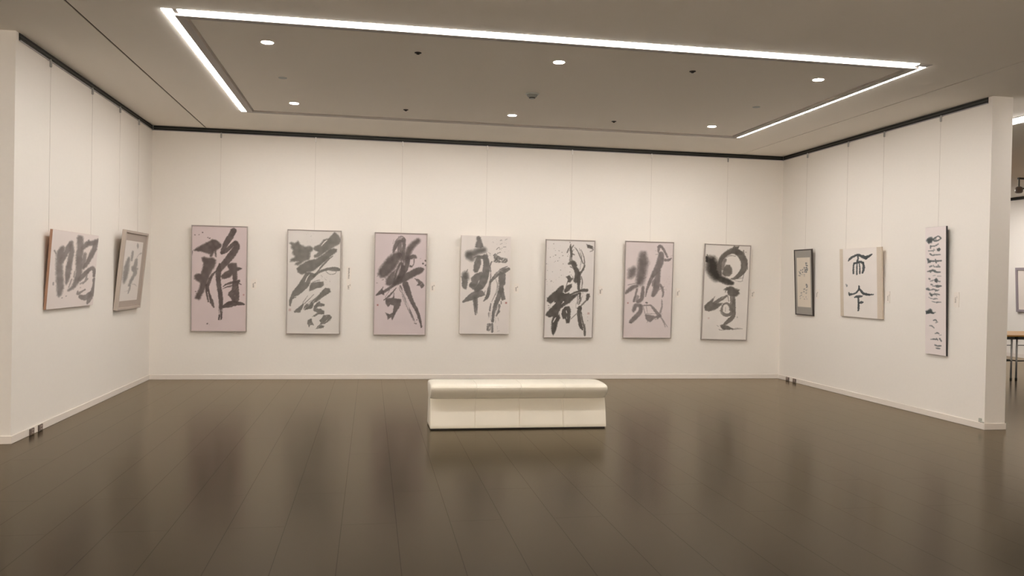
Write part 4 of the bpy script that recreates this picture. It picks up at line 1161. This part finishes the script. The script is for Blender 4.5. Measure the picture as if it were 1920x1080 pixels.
t = thing('framed_picture', 'picture in a mauve-grey frame on the far wall, cut off by the photo edge', 'picture', (13.6, 14.55, .97), (math.asin(.05/.94), 0, -PI/2))
obj('frame', frame_mesh(1.0, .94, .05, .055), mat('mauve_frame', (0.307,0.262,0.281), .5), t)
boxobj('sheet', (-.46, .46, -.03, -.005, .045, .895), M_white, t)
t = thing('strip_light', 'strip light on the ceiling of the room beyond the right partition', 'ceiling light', (7.36, 7.2, H))
boxobj('housing', (-.11, .11, -1.25, 1.25, -.010, 0), M_chan, t)
o = boxobj('diffuser', (-.095, .095, -1.23, 1.23, -.024, -.010), M_lampstrip, t, bevel=.004); o['label'] = 'glowing white diffuser'
t = thing('track_spotlight', 'dark round spotlight hanging from a ceiling track in the room beyond', 'spotlight', (11.25, 12.5, H))
boxobj('track', (-.02, .9, -.02, .02, -.03, 0), M_web, t)
bm = bmesh.new(); rod(bm, (0, 0, -.03), (0, 0, -.18), .012); rod(bm, (0, 0, -.20), (.35, -.15, -.17), .012); obj('arm', bm, M_web, t)
bm = bmesh.new(); lathe(bm, [(.02, .06), (.05, .045), (.062, .01), (.062, -.03), (.05, -.055), (.03, -.06)], (0, 0, -.215), n=20); obj('lamp_head', bm, M_sock, t, smooth=True)

# added lamps, out of view, to brighten walkway, left room and deep right room
hall = thing('strip_light', 'added unseen strip light washing the wall behind the walkway in front of the bay', 'ceiling light', (1.6, -3.25, H))
boxobj('housing', (-5.5, 5.5, -.11, .11, -.010, 0), M_chan, hall)
boxobj('diffuser', (-5.48, 5.48, -.10, .10, -.024, -.010), M_fillhall, hall)
hall2 = thing('strip_light', 'added unseen strip light on the ceiling of the room left of the left partition', 'ceiling light', (-5.6, 6.5, H))
boxobj('housing', (-.06, .06, -2.2, 2.2, -.010, 0), M_chan, hall2)
boxobj('diffuser', (-.05, .05, -2.18, 2.18, -.024, -.010), M_fillside, hall2)
hall3 = thing('strip_light', 'added unseen strip light deep in the room beyond the right partition', 'ceiling light', (10.6, 14.6, H))
boxobj('housing', (-2, 2, -.06, .06, -.010, 0), M_chan, hall3)
boxobj('diffuser', (-1.98, 1.98, -.05, .05, -.024, -.010), M_fillside, hall3)

# ------------------------------------------------------------------ camera
cam = bpy.data.cameras.new('camera'); co = bpy.data.objects.new('camera', cam); COL.objects.link(co)
f = Vector((.17316, .98483, -.01091)).normalized(); r = Vector((.98474, -.17292, .01982)); r = (r-f*r.dot(f)).normalized(); u = r.cross(f)
co.matrix_world = Matrix(((r.x, u.x, -f.x, 0), (r.y, u.y, -f.y, 0), (r.z, u.z, -f.z, 1.45), (0, 0, 0, 1)))
cam.sensor_fit = 'HORIZONTAL'; cam.sensor_width = 36; cam.lens = 36*1511.95/1920
cam.clip_start = .05; cam.clip_end = 100
sc.camera = co

wd = bpy.data.worlds.new('world'); sc.world = wd; wd.use_nodes = True
wd.node_tree.nodes['Background'].inputs['Color'].default_value = (0, 0, 0, 1)
sc.view_settings.view_transform = 'Standard'; sc.view_settings.look = 'None'
sc.view_settings.exposure = EXPO; sc.view_settings.gamma = 1; sc.view_settings.use_curve_mapping = False
sc.cycles.max_bounces = 12; sc.cycles.diffuse_bounces = 8; sc.cycles.glossy_bounces = 4
sc.cycles.use_denoising = True
sc.cycles.sample_clamp_indirect = 6
